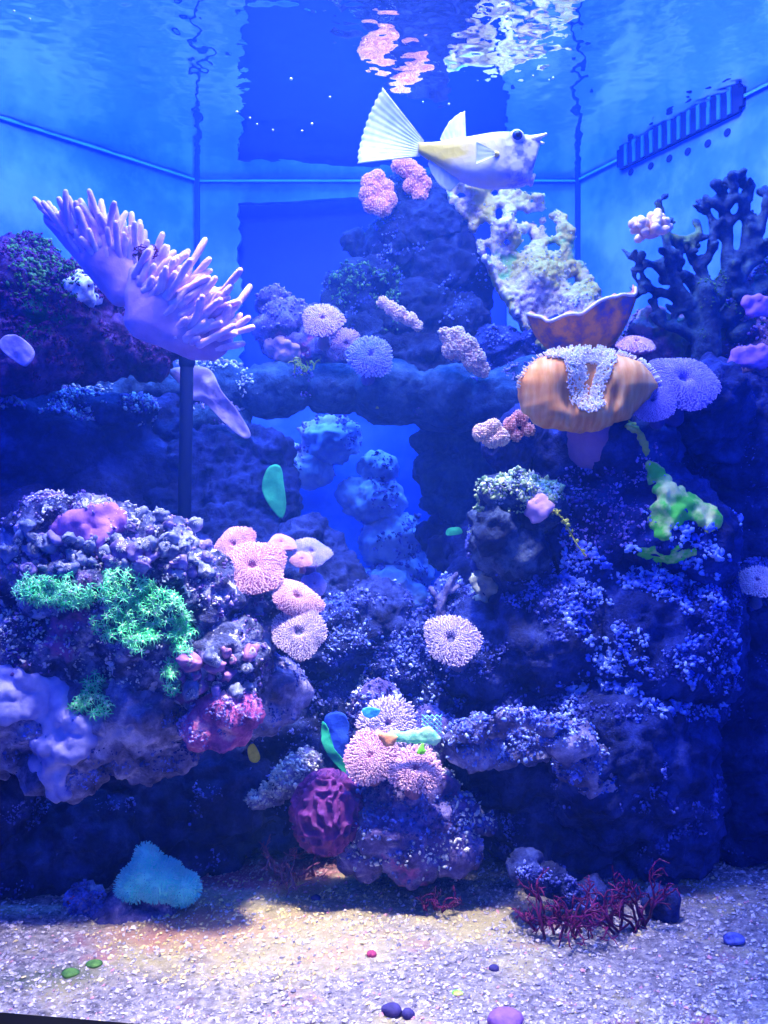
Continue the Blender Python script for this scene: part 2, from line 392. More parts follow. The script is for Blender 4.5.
mr = nt.nodes.new('ShaderNodeMapRange'); mr.inputs[1].default_value = .40; mr.inputs[2].default_value = .50; mr.interpolation_type = 'SMOOTHSTEP'
ms = nt.nodes.new('ShaderNodeMixShader'); nt.links.new(lw.outputs['Facing'], mr.inputs[0]); nt.links.new(mr.outputs[0], ms.inputs[0])
nt.links.new(t.outputs[0], ms.inputs[1]); nt.links.new(g.outputs[0], ms.inputs[2]); nt.links.new(ms.outputs[0], nt.nodes['Material Output'].inputs[0])
tag(mb.build('water_surface', m, origin=(0, 0, 0)), 'rippled underside of the water surface mirroring the tank', kind='structure')
# the water body
mb = MB().box((-.9, .80, -.01), (.9, 1.70, SURF - .003))
m = bpy.data.materials.new('water_haze'); m.use_nodes = True; nt = m.node_tree; nt.nodes.remove(nt.nodes['Principled BSDF'])
vs = nt.nodes.new('ShaderNodeVolumePrincipled'); vs.inputs['Color'].default_value = (.06, .22, 1, 1); vs.inputs['Density'].default_value = .22
vs.inputs['Anisotropy'].default_value = .2
nt.links.new(vs.outputs[0], nt.nodes['Material Output'].inputs['Volume'])
tag(mb.build('water', m, origin=(0, 0, 0), smooth=False), 'blue water filling the tank', kind='structure')
# overflow comb on the right wall
wa, wbn = np.array(A1), np.array((.54, 1.159)); wd = (wbn - wa) / np.linalg.norm(wbn - wa); wn = np.array([wd[1], -wd[0]])
if wn[1] > 0: wn = -wn
def on_wall(px, py):   # where the view through a pixel meets the right wall
    tx = (px - 384) / F; t = (wa[0] - tx * wa[1]) / (tx * wd[1] - wd[0]); p = wa + wd * t
    return p, CZ + (512 - py) / F * p[1]
root = empty('overflow_weir', (on_wall(680, 130)[0][0], on_wall(680, 130)[0][1], SURF - .06)); tag(root, 'row of dark overflow slots with a line of round holes beneath', 'overflow')
def wall_box(mb, p, z0, z1, hw, t0, t1):
    v = []
    for z in (z0, z1):
        for s, t in ((-hw, t0), (hw, t0), (hw, t1), (-hw, t1)):
            qq = p + wd * s + wn * t; v.append((qq[0], qq[1], z))
    mb.add(v, [(3, 2, 1, 0), (4, 5, 6, 7), (0, 1, 5, 4), (1, 2, 6, 5), (2, 3, 7, 6), (3, 0, 4, 7)])
p0, _ = on_wall(621, 150); p1, _ = on_wall(744, 103); L = np.linalg.norm(p1 - p0)
z0 = SURF - .019; z1 = SURF + .001
mb = MB(); 
for k in range(41):
    s = k / 40; pp = p0 + (p1 - p0) * s; e = min(s, 1 - s) * L; cut = .006 * (1 - min(1, e / .006)) ** 1.5
    wall_box(mb, pp, z0 + cut, z1, L / 80, .0, .006)
mb.build('slot_plate', M['slot'], root, smooth=False)
M['comb'] = softmat('comb_blue', (.02, .13, .5), (.03, .16, .6), 8, .6, bmp=0)
for k in range(12):
    mb = MB(); pp = p0 + (p1 - p0) * ((k + 1.0) / 13); wall_box(mb, pp, z0 + .002, z1, L / 13 * .16, .003, .008)
    mb.build('comb_tooth', M['comb'], root, smooth=False)
for (hx, hy) in ((631, 172), (651, 166), (669.5, 158.5), (688, 151.5), (708, 143.5), (727.5, 132.5)):
    pp, zz = on_wall(hx, hy); mb = MB(); v = []
    for t in (.0, .0008):
        for j in range(18):
            a = j / 18 * 2 * PI; qq = pp + wd * math.cos(a) * .0062 + wn * t; v.append((qq[0], qq[1], zz + .0055 * math.sin(a)))
    mb.add(v, [tuple(range(18))[::-1], tuple(range(18, 36))] + [(j, (j + 1) % 18, 18 + (j + 1) % 18, 18 + j) for j in range(18)])
    mb.build('drain_hole', M['slot'], root, smooth=False)

# ------------------------------------------------------------------ rocks (pixel centre, distance, radii in pixels)
rk = {}
rk['upleft'] = rock('algae_rock', [(10, 300, 1.16, 55, 55), (50, 320, 1.16, 60, 48), (90, 345, 1.18, 62, 34), (20, 350, 1.14, 62, 42), (25, 268, 1.2, 32, 28), (140, 352, 1.2, 40, 26), (-40, 330, 1.16, 60, 60)], M['rock_red'], seed=1, label='dark red and green algae covered rock at upper left')
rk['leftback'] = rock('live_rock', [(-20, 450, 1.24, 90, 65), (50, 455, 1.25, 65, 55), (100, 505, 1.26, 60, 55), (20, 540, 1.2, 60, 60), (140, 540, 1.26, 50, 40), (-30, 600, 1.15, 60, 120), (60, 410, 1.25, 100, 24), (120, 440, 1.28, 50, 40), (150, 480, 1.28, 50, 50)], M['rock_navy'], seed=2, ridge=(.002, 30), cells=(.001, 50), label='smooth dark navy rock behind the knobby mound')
rk['shelf'] = rock('shelf_rock', [(150, 395, 1.34, 60, 32), (215, 392, 1.34, 50, 30), (275, 390, 1.33, 45, 26), (335, 388, 1.33, 45, 24), (395, 393, 1.32, 45, 30), (450, 398, 1.32, 50, 33), (505, 400, 1.3, 50, 30), (540, 380, 1.28, 40, 24), (100, 400, 1.33, 50, 30), (210, 425, 1.32, 40, 25), (235, 445, 1.3, 42, 20)],
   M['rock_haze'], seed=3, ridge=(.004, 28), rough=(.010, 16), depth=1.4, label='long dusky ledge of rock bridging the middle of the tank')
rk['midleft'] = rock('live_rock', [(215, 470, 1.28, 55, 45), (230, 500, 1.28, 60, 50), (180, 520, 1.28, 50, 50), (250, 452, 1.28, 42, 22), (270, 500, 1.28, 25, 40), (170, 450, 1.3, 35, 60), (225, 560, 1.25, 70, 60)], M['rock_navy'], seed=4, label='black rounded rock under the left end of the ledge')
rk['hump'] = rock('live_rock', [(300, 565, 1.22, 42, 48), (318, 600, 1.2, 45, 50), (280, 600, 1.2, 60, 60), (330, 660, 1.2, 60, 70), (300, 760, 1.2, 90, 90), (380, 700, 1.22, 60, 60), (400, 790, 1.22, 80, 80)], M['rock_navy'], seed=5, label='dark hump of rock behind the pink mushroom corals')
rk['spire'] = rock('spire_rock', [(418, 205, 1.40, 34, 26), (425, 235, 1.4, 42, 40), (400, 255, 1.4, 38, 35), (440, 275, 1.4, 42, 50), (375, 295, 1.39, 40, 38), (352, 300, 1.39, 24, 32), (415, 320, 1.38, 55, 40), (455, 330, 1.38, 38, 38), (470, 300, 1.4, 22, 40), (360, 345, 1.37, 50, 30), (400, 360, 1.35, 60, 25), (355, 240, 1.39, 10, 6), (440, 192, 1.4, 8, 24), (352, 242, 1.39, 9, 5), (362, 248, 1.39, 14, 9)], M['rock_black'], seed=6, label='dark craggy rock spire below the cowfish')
rk['peak'] = rock('live_rock', [(272, 303, 1.35, 15, 14), (285, 325, 1.35, 24, 25), (300, 345, 1.35, 38, 22), (320, 318, 1.35, 22, 12), (330, 350, 1.34, 30, 18)], M['rock_purple'], seed=7, label='small dark peaked rock at the left foot of the spire')
rk['mid_lump'] = rock('live_rock', [(495, 350, 1.34, 28, 22), (510, 368, 1.33, 35, 18), (478, 360, 1.34, 20, 16), (550, 350, 1.33, 30, 24)], M['rock_dark'], seed=8, label='small dark lump between the cream coral and the orange plate')
rk['rightup'] = rock('live_rock', [(665, 350, 1.20, 45, 30), (700, 345, 1.2, 40, 40), (640, 352, 1.22, 30, 18), (745, 350, 1.2, 50, 60), (780, 300, 1.2, 40, 60), (780, 400, 1.2, 50, 50), (620, 370, 1.2, 30, 22)], M['rock_mottle'], seed=9, label='mottled brown and violet rock at the foot of the dark branching coral')
rk['rightcol'] = rock('reef_rock', [(515, 450, 1.13, 28, 20), (535, 432, 1.13, 28, 20), (575, 455, 1.14, 52, 45), (620, 455, 1.12, 60, 50), (540, 520, 1.12, 52, 40), (520, 565, 1.12, 46, 50), (590, 540, 1.12, 60, 70), (650, 520, 1.10, 55, 60), (685, 540, 1.10, 42, 60), (560, 630, 1.12, 80, 70), (650, 640, 1.10, 75, 80), (500, 650, 1.14, 60, 60), (690, 640, 1.12, 45, 90), (520, 740, 1.14, 75, 75), (620, 750, 1.10, 90, 90), (665, 800, 1.1, 52, 75), (560, 820, 1.13, 80, 50), (600, 860, 1.12, 80, 25)], M['rock_dark'], voxel=.005, seed=10, label='massive dark blue rock column on the right of the tank')
rk['overhang'] = rock('live_rock', [(700, 405, 1.12, 48, 42), (665, 412, 1.12, 36, 30), (715, 430, 1.14, 30, 36), (640, 420, 1.12, 30, 20)], M['rock_navy'], seed=11, cells=(.001, 50), label='smooth dark overhang under the violet double mushroom coral')
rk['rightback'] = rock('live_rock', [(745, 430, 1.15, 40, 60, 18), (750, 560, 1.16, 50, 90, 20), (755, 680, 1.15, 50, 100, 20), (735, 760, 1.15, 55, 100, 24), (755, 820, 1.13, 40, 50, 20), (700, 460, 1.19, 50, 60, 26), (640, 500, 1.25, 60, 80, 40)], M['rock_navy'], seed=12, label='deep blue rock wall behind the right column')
for k, (bl, lb) in enumerate((([(455, 440, 1.4, 42, 17), (480, 450, 1.4, 40, 25)], 'dim blue slab just under the right half of the ledge'),
    ([(440, 472, 1.4, 22, 18), (470, 480, 1.4, 40, 25)], 'dim rounded stone between the two hazy slabs'), ([(455, 505, 1.4, 36, 20), (480, 515, 1.4, 40, 30)], 'dim rock behind the pale green crusted knoll'),
    ([(442, 534, 1.4, 24, 20)], 'round dusky stone at the lower right of the blue opening'), ([(465, 552, 1.36, 32, 20), (490, 560, 1.34, 40, 40), (480, 600, 1.3, 40, 40)], 'dark pointed stone under the round dusky stone'))):
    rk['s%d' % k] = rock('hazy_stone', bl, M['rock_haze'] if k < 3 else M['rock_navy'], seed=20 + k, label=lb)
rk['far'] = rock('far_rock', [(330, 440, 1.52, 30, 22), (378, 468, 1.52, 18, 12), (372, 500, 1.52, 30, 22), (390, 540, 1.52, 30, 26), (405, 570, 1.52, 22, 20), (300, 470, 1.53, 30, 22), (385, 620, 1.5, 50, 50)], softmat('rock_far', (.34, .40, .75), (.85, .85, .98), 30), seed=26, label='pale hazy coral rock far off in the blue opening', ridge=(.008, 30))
rk['leftmain'] = rock('knobby_rock', [(55, 535, 1.0, 42, 34), (40, 580, 1.0, 38, 30), (100, 540, 1.0, 50, 36), (150, 570, 1.0, 52, 45), (195, 600, 1.0, 48, 48), (90, 600, 1.0, 70, 55), (150, 640, 1.0, 80, 50), (215, 655, 1.0, 55, 50), (60, 650, 1.0, 70, 50), (240, 620, 1.04, 40, 50)], M['rock_knob'], voxel=.004, seed=13, cells=(.009, 42), label='knobby lavender grey rock mound carrying the green polyps')
rk['leftunder'] = rock('overhanging_rock', [(20, 700, .99, 60, 45), (70, 720, .99, 65, 45), (60, 765, 1.0, 45, 26), (130, 710, 1.0, 60, 42), (150, 745, 1.02, 50, 28), (190, 700, 1.02, 50, 36), (250, 690, 1.05, 50, 34), (-10, 740, 1.0, 40, 40)], M['rock_lilac'], voxel=.004, seed=14, rough=(.016, 18), cells=(.004, 40), label='pale lilac overhanging rock under the knobby mound')
rk['leftfoot'] = rock('live_rock', [(20, 850, 1.08, 70, 60), (80, 830, 1.1, 70, 60), (150, 800, 1.14, 80, 60), (220, 790, 1.15, 70, 60), (190, 850, 1.12, 50, 30), (280, 800, 1.16, 40, 50), (-20, 790, 1.05, 60, 80), (100, 770, 1.12, 80, 40)], M['rock_navy'], voxel=.005, seed=15, label='dark rock foot below the lilac overhang')
rk['slope'] = rock('live_rock', [(345, 640, 1.16, 48, 46), (375, 625, 1.16, 40, 40), (400, 660, 1.16, 50, 44), (430, 640, 1.16, 36, 30), (440, 690, 1.16, 44, 50), (350, 700, 1.16, 50, 40), (395, 720, 1.15, 50, 40), (455, 640, 1.16, 30, 60)], M['rock_dark'], seed=16, label='dark blue rock slope between the opening and the white ring coral')
rk['tower'] = rock('rubble_rock', [(380, 790, 1.05, 30, 28), (415, 790, 1.05, 36, 30), (440, 820, 1.04, 32, 24), (395, 830, 1.03, 34, 26), (445, 845, 1.03, 34, 22), (370, 858, 1.03, 26, 18), (410, 860, 1.02, 26, 20), (475, 825, 1.05, 16, 10), (400, 750, 1.07, 45, 30), (380, 720, 1.08, 24, 30), (425, 740, 1.08, 26, 26)], M['rock_purple'], voxel=.0035, seed=17, cells=(.006, 55), label='small knobbly rubble tower at the bottom centre')
rk['leftmid'] = rock('live_rock', [(212, 728, .96, 20, 16), (228, 716, .955, 22, 12), (222, 735, .96, 20, 14), (242, 708, .955, 14, 8)], rockmat('rock_magenta', (.16, .03, .22), (.50, .12, .42), (.85, .50, .68), off=8), voxel=.003, seed=18, label='small magenta crusted rock jutting out left of centre')
rk['frag'] = rock('rubble_rock', [(290, 775, 1.09, 20, 16), (305, 765, 1.09, 14, 12), (278, 790, 1.09, 22, 14), (265, 800, 1.09, 18, 12)], M['rock_lilac'], voxel=.003, seed=19, label='pale blue rubble left of the maroon brain coral')
rk['ridge'] = rock('live_rock', [(490, 727, 1.0, 34, 9), (520, 717, .99, 24, 9), (545, 724, .99, 20, 10), (565, 740, 1.0, 22, 14), (480, 742, 1.03, 30, 18), (580, 765, 1.02, 24, 16), (520, 745, 1.05, 50, 18), (600, 780, 1.03, 20, 10)], M['rock_lilac'], voxel=.0035, seed=27, label='bright edged ridge jutting from the foot of the column')
rk['sandrock'] = rock('sand_rock', [(522, 868, .99, 14, 14), (550, 884, .99, 24, 12), (575, 892, .99, 20, 9)], M['rock_dark'], voxel=.003, seed=28, label='low blue rock lying on the sand behind the red seaweed')
rk['sandstone'] = rock('sand_rock', [(655, 905, .98, 13, 7)], M['rock_dark'], voxel=.003, seed=29, label='small dark stone right of the red seaweed')
rk['leftsand'] = rock('sand_rock', [(110, 915, 1.0, 36, 15), (150, 905, 1.01, 28, 14), (85, 905, 1.02, 20, 14), (130, 925, .99, 34, 11)], rockmat('rock_rubble', (.03, .03, .14), (.14, .13, .40), (.5, .45, .75), patch=[((.45, .10, .16), .60)], off=1), voxel=.003, seed=30, label='low rubble rock under the turquoise mound')
rk['knoll'] = rock('live_rock', [(505, 500, 1.07, 26, 16), (490, 530, 1.07, 28, 26), (530, 510, 1.08, 26, 24), (510, 550, 1.08, 36, 30)], rockmat('rock_moss', (.006, .012, .06), (.02, .04, .13), (.12, .18, .30), off=2), voxel=.0035, seed=31, label='green crusted knoll on the left shoulder of the column')
for k, n, mt, bx, sz, th in (('rightcol', 1500, 'crust_blue', (430, 560, 740, 720), (.002, .005), .02), ('rightcol', 700, 'crust_blue', (430, 720, 740, 880), (.002, .0045), .15), ('rightcol', 260, 'crust_violet', (560, 440, 660, 560), (.002, .005), .0),
    ('slope', 1100, 'crust_blue', None, (.002, .005), -.1), ('slope', 160, 'crust_pale', (350, 660, 400, 740), (.002, .005), .1), ('tower', 700, 'crust_blue', None, (.002, .005), -.1), ('tower', 160, 'crust_pale', None, (.003, .006), .15),
    ('leftmain', 900, 'crust_pale', None, (.002, .004), .05), ('leftmain', 500, 'crust_violet', None, (.002, .005), 0), ('leftunder', 700, 'crust_blue', None, (.002, .004), .0), ('leftfoot', 700, 'crust_blue', None, (.002, .004), .1),
    ('upleft', 1100, 'crust_red', None, (.003, .006), -.15), ('upleft', 300, 'crust_green', (10, 235, 80, 300), (.003, .006), -.3), ('spire', 260, 'crust_blue', None, (.002, .005), .12), ('spire', 120, 'crust_green', (330, 230, 400, 330), (.003, .006), .0),
    ('shelf', 350, 'crust_pale', (0, 355, 260, 410), (.003, .006), .0), ('shelf', 400, 'crust_violet', (170, 360, 560, 430), (.002, .005), .1), ('ridge', 500, 'crust_blue', None, (.002, .005), -.2), ('knoll', 500, 'crust_pale', (470, 470, 560, 540), (.002, .005), .0), ('knoll', 500, 'crust_moss', (465, 470, 560, 530), (.002, .006), -.1), ('knoll', 500, 'crust_blue', (465, 520, 560, 600), (.002, .004), -.1),
    ('frag', 250, 'crust_pale', None, (.002, .005), -.1), ('rightup', 400, 'crust_violet', None, (.002, .005), .0), ('rightup', 200, 'crust_green', None, (.002, .004), .1), ('far', 300, 'crust_violet', None, (.004, .008), .0), ('rightback', 260, 'crust_blue', (740, 560, 768, 620), (.002, .006), -.2), ('leftback', 260, 'crust_pale', (0, 375, 180, 425), (.003, .006), 0), ('leftback', 260, 'crust_violet', (0, 370, 180, 420), (.003, .006), 0), ('rightcol', 900, 'crust_azure', (560, 500, 740, 720), (.003, .007), .12), ('ridge', 400, 'crust_azure', None, (.002, .005), -.2), ('slope', 300, 'crust_azure', None, (.002, .005), .05), ('rightback', 400, 'crust_blue', None, (.002, .004), .15),
    ('peak', 160, 'crust_violet', None, (.002, .005), .0), ('mid_lump', 140, 'crust_blue', None, (.002, .005), .0), ('leftsand', 300, 'crust_blue', None, (.002, .005), .0), ('hump', 500, 'crust_blue', (250, 620, 450, 880), (.002, .004), .05), ('leftmid', 200, 'crust_violet', None, (.002, .004), 0), ('sandrock', 160, 'crust_blue', None, (.002, .004), 0)):
    crust(rk[k], int(n * 3.2), M[mt], sz, box=bx, thr=th, seed=n + len(k))

# ------------------------------------------------------------------ corals
def frame_of(nrm):
    n = Vector(nrm).normalized(); a = n.cross(Vector((0, 1, .1))).normalized() if abs(n.y) < .95 else n.cross(Vector((0, 0, 1))).normalized(); b = n.cross(a)
    return np.array(Matrix((a, b, n)).transposed())
MUSH = {}
def mushmat(key, disc, tent, stalk):
    MUSH[key] = (softmat('disc_' + key, disc[0], disc[1], 60), softmat('tentacle_' + key, tent[0], tent[1], 90, sss=0), softmat('stalk_' + key, stalk[0], stalk[1], 40))
mushmat('pink', ((.36, .14, .32), (.50, .22, .40)), ((.60, .36, .54), (.80, .54, .68)), ((.22, .10, .24), (.34, .16, .30)))
mushmat('lilac', ((.25, .20, .55), (.36, .28, .66)), ((.28, .32, .85), (.48, .46, .95)), ((.10, .08, .30), (.16, .12, .4)))
mushmat('violet', ((.16, .12, .50), (.26, .20, .66)), ((.28, .24, .72), (.45, .38, .88)), ((.03, .03, .18), (.06, .05, .3)))
mushmat('cream', ((.60, .38, .34), (.75, .50, .42)), ((.80, .52, .36), (.92, .70, .50)), ((.40, .2, .25), (.5, .3, .3)))
mushmat('pale', ((.24, .16, .38), (.36, .24, .46)), ((.48, .42, .68), (.72, .62, .80)), ((.10, .10, .25), (.2, .2, .35)))
mushmat('salmon', ((.50, .16, .14), (.65, .26, .20)), ((.80, .38, .30), (.90, .50, .38)), ((.40, .16, .24), (.5, .25, .3)))
def mushroom(px, py, d, rpx, nrm, key, label, tall=.0, beads=520, dip=.18, bead=1.0, wav=.09, sx=1, sy=1, seed=0, group=None, spiky=0, rot=0, name='mushroom_coral', stalk=.9):
    rnd = np.random.RandomState(seed + int(px) * 7 + int(py)); r = rpx / F * d; Fm = frame_of(nrm); c = P(px, py, d)
    if rot: Fm = Fm @ np.array(Matrix.Rotation(rot, 3, 'Z'))
    ph = rnd.rand(4) * 6.28
    def prof(t, a):   # t: 0 centre .. 1 rim
        wv = 1 + wav * (math.sin(3 * a + ph[0]) * .6 + math.sin(5 * a + ph[1]) * .4) * t
        h = .30 * (1 - t ** 2.2) - dip * math.exp(-(t / .17) ** 2) + wav * .9 * math.sin(2 * a + ph[2]) * t * t + tall * math.exp(-((t - .4) / .25) ** 2)
        return np.array([math.cos(a) * t * wv * sx, math.sin(a) * t * wv * sy, h]) * r
    mb = MB(); na = 40; ts = [.02, .08, .15, .22, .32, .45, .6, .75, .88, .96, 1.0]; V = []
    for t in ts:
        for j in range(na): V.append(prof(t, j / na * 2 * PI))
    for (t, dz) in ((.98, -.10), (.88, -.17), (.6, -.22), (.35, -.32)):
        for j in range(na): V.append(prof(t, j / na * 2 * PI) * np.array([1, 1, .4]) + np.array([0, 0, dz * r]))
    n = len(ts) + 4; fc = [(k * na + j, k * na + (j + 1) % na, (k + 1) * na + (j + 1) % na, (k + 1) * na + j) for k in range(n - 1) for j in range(na)]
    fc.append(tuple(range(na))[::-1]); fc.append(tuple((n - 1) * na + j for j in range(na)))
    root = empty(name, c - Fm[:, 2] * r * .6)
    mats = MUSH[key]
    mb.add(np.array(V) @ Fm.T + c, fc); mb.build('disc', mats[0], root)
    mb = MB(); zs = np.linspace(-.12, -stalk, 6)
    mb.tube([c + Fm[:, 2] * z * r + np.array([0, .0, -.12 * r * k]) for k, z in enumerate(zs)], [r * .30, r * .24, r * .22, r * .24, r * .3, r * .36], 12); mb.build('stalk', mats[2], root)
    mb = MB(); iv, ifc = ICO[1]; bs = r * .052 * bead
    for k in range(beads):
        t = math.sqrt((k + .5) / beads) * .97 + .05; a = k * 2.39996 + rnd.rand() * .15
        if t < .13: continue
        p = prof(min(t, 1.02), a); e = .5 + .9 * t
        out = np.array([math.cos(a) * (t ** 3), math.sin(a) * (t ** 3), .9]); out /= np.linalg.norm(out)
        L = bs * (1.0 + spiky * (.6 + .8 * rnd.rand()))
        q = np.array(Vector((0, 0, 1)).rotation_difference(Vector(out + (rnd.rand(3) - .5) * .6)).to_matrix())
        vv = (iv * np.array([bs, bs, L])) @ q.T + p + out * L * .55
        mb.add(vv @ Fm.T + c, ifc)
    o = mb.build('tentacles', mats[1], root); o['kind'] = 'stuff'
    mb = MB().ball(prof(0.02, 0) @ Fm.T + c, r * .055, 2); mb.build('mouth', mats[2], root)
    tag(root, label, 'coral', group)
    return root
UPF = (0, -.75, .66)
# the group on the ledge left of the spire
mushroom(323, 321, 1.27, 20, (.0, -.87, .5), 'pink', 'pink mushroom coral, upper of the pair left of the spire', bead=1.1, spiky=.3)
mushroom(345, 343, 1.27, 15, (.3, -.9, -.2), 'pink', 'small plain pink mushroom coral tucked between two larger discs', bead=1)
mushroom(370, 357, 1.25, 22, (.1, -.9, .35), 'lilac', 'blue mushroom coral with red centre hanging off the ledge', spiky=1.2, bead=.9)
# atop the spire
mushroom(636, 346, 1.13, 18, (.0, -.55, .85), 'pink', 'flat pink coral disc behind the orange leather coral', spiky=.6, bead=1.1)
mushroom(682, 382, 1.06, 32, (.05, -.86, .5), 'violet', 'violet mushroom coral disc on the dark overhang, right lobe', beads=1600, bead=.5, sx=1.2, sy=1.0, dip=.25)
mushroom(653, 401, 1.045, 23, (-.45, -.88, .3), 'violet', 'violet mushroom coral disc beside the orange coral, lower lobe', beads=1100, bead=.55, dip=.22)
# pink cluster on the left
for a in ((235, 546, 1.02, 20, (-.3, -.85, .5), 'pink', 'pink mushroom coral at the upper left of the pink cluster', .8, 1.2), (253, 568, 1.0, 31, (.0, -.88, .48), 'pink', 'largest flat pink mushroom coral with a small centre hole', .7, 1.0),
          (281, 544, 1.05, 14, (0, -.6, .8), 'pink', 'small pink mushroom coral behind the largest pink disc', 1, 1), (311, 553, 1.05, 18, (.1, -.85, .55), 'lilac', 'lilac blue mushroom coral at the right of the pink cluster', .9, 1),
          (302, 560, 1.03, 10, (0, -.8, .6), 'pink', 'tiny pink mushroom coral against the lilac disc', 1.2, 1), (314, 584, 1.05, 12, (.2, -.9, .3), 'lilac', 'small lilac blue mushroom coral under the lilac disc', 1, 1),
          (295, 598, 1.0, 26, (.35, -.82, .5), 'pink', 'domed pink mushroom coral above the blue tinged ring coral', .8, .8), (299, 633, .99, 25, (.05, -.92, .4), 'pale', 'pale blue tinged ring coral at the foot of the pink cluster', 1.4, 1.1)):
    mushroom(*a[:7], spiky=a[7] * .5, sx=1.08, sy=.9 * a[8], bead=.48, beads=1500, dip=.2 if a[7] < 1.3 else .38, wav=.13)
mushroom(452, 640, 1.06, 27, (-.35, -.85, .45), 'pale', 'white ring coral on the slope left of the column', beads=900, dip=.4, bead=.65, sx=.9, sy=1.15, spiky=.3, rot=.5)
mushroom(371, 757, 1.0, 26, (-.1, -.88, .48), 'pink', 'pale pink coral cushion on the rubble tower, front left', beads=800, spiky=1.0, bead=.8, dip=.02)
mushroom(415, 770, .995, 26, (.05, -.85, .52), 'pink', 'pale pink starry coral on the rubble tower, front right', beads=700, spiky=1.6, bead=.8, sy=.85)
mushroom(388, 725, 1.03, 27, (0, -.85, .5), 'pale', 'greyish pink coral behind the bright green one', beads=700, spiky=1.8, bead=.8)
mushroom(757, 583, 1.1, 18, (-.2, -.7, .7), 'pale', 'pale blue coral tuft at the right edge', spiky=1.0, bead=1.2)
# clumped cream corals: heaps of short rounded fingers
def clump(px, py, d, rx, ry, n, key, label, fr=.0032, fl=.009, name='clump_coral', lean=(0, -.5, .6), rd=None):
    rnd = np.random.RandomState(int(px + py)); c = P(px, py, d); k = d / F; root = empty(name, c - np.array([0, 0, ry * k])); mats = MUSH[key]
    rd = (rd or min(rx, ry)) * k
    mb = MB().ball(c, (rx * k * .82, rd * .8, ry * k * .82), 3); V = mb.verts(); mb.v = [V + (V - c) * (.25 * fbm(V * 60, 2, 3))[:, None]]; mb.build('base', mats[0], root)
    mb = MB()
    for i in range(n):
        ph = rnd.rand() * 2 * PI; zz = rnd.uniform(-.6, 1); s = math.sqrt(1 - zz * zz); u = np.array([s * math.cos(ph), -abs(s * math.sin(ph)) if rnd.rand() < .85 else abs(s * math.sin(ph)), zz])
        p = c + u * np.array([rx * k, rd, ry * k]) * .78; dr = u + np.array(lean) * .5; dr /= np.linalg.norm(dr); L = fl * rnd.uniform(.6, 1.3)
        b_ = (rnd.rand(3) - .5) * fl * .5
        mb.tube([p, p + dr * L * .5 + b_ * .4, p + dr * L + b_], [fr * .8, fr * .9, fr * 1.05], 7)
    o = mb.build('polyps', mats[1], root); o['kind'] = 'stuff'; tag(root, label, 'coral'); return root
clump(650, 230, 1.12, 15, 11, 34, 'cream', 'white rounded coral cluster on the left branch of the dark coral', fr=.0052, fl=.009, lean=(-.2, -.5, .8))

def granular(blobs, d, key, label, n=900, br=.0011, vox=.0025, name='granular_coral', amp=.003, mats=None):
    """a folded fleshy coral whose skin is packed with tiny round polyps"""
    mats = mats or MUSH[key]; k = d / F; mb = MB(); c = P(blobs[0][0], blobs[0][1], d)
    for i, b in enumerate(blobs):
        mb.ball(P(b[0], b[1], d + (b[3] if len(b) > 3 else 0)), (b[2] * k, b[2] * k * .9, b[2] * k), 2)
    me = remesh(mb, vox); V, N = get_vn(me); V = V + N * (amp * fbm(V * 60, 3, len(blobs)))[:, None]
    root = empty(name, base_of(V)); rnd = np.random.RandomState(len(blobs) + n); o = finish(me, V, origin_of(root), 'body', mats[0]); o.parent = root; o.location = (0, 0, 0)
    idx = rnd.choice(len(V), n); mb = MB(); iv, fc = ICO[1]
    for i in idx:
        r_ = br * rnd.uniform(.6, 1.3); mb.add(iv * r_ + V[i] + N[i] * r_ * .6, fc)
    o = mb.build('polyps', mats[1], root); o['kind'] = 'stuff'; tag(root, label, 'coral'); return root
granular([(368, 194, 9), (369, 182, 9), (378, 177, 8), (386, 187, 8), (388, 200, 9, -.005), (382, 208, 9, -.008), (372, 204, 9), (377, 192, 9)], 1.35, 'salmon', 'salmon pink folded coral on top of the spire, left one', 1500)
granular([(399, 165, 8), (407, 168, 10), (417, 176, 9), (424, 185, 8), (411, 186, 8), (420, 194, 8)], 1.36, 'salmon', 'salmon pink coral on top of the spire below the fish tail', 1400)
granular([(383, 302, 5), (391, 308, 6), (400, 314, 7), (410, 320, 7), (418, 326, 5.5)], 1.27, 'cream', 'cream coral strip slanting across the foot of the spire', 1000)
granular([(446, 334, 7), (455, 338, 11), (465, 348, 13, -.006), (474, 360, 12, -.004), (481, 369, 8), (452, 350, 9)], 1.25, 'cream', 'knobbly cream coral clump on the right of the spire foot', 1500, .0017, amp=.006)
granular([(481, 433, 9), (492, 428, 9), (500, 437, 9), (492, 440, 8)], 1.09, 'cream', 'cream coral ring left of the orange leather coral', 1300, .0011)
granular([(510, 425, 7), (520, 418, 7), (516, 436, 6), (528, 430, 7)], 1.10, 'salmon', 'small mauve pink coral tucked under the orange leather coral', 700)
granular([(372, 742, 7), (382, 736, 8), (392, 741, 7)], 1.02, 'pink', 'pink fringe coral between the rubble tower cushions', 500)
granular([(34, 503, 10), (46, 498, 11), (58, 500, 10), (40, 514, 11), (55, 514, 10)], .985, 'pale', 'greyish white lumpy coral on the upper left of the knobby mound', 500, .0014, amp=.009)
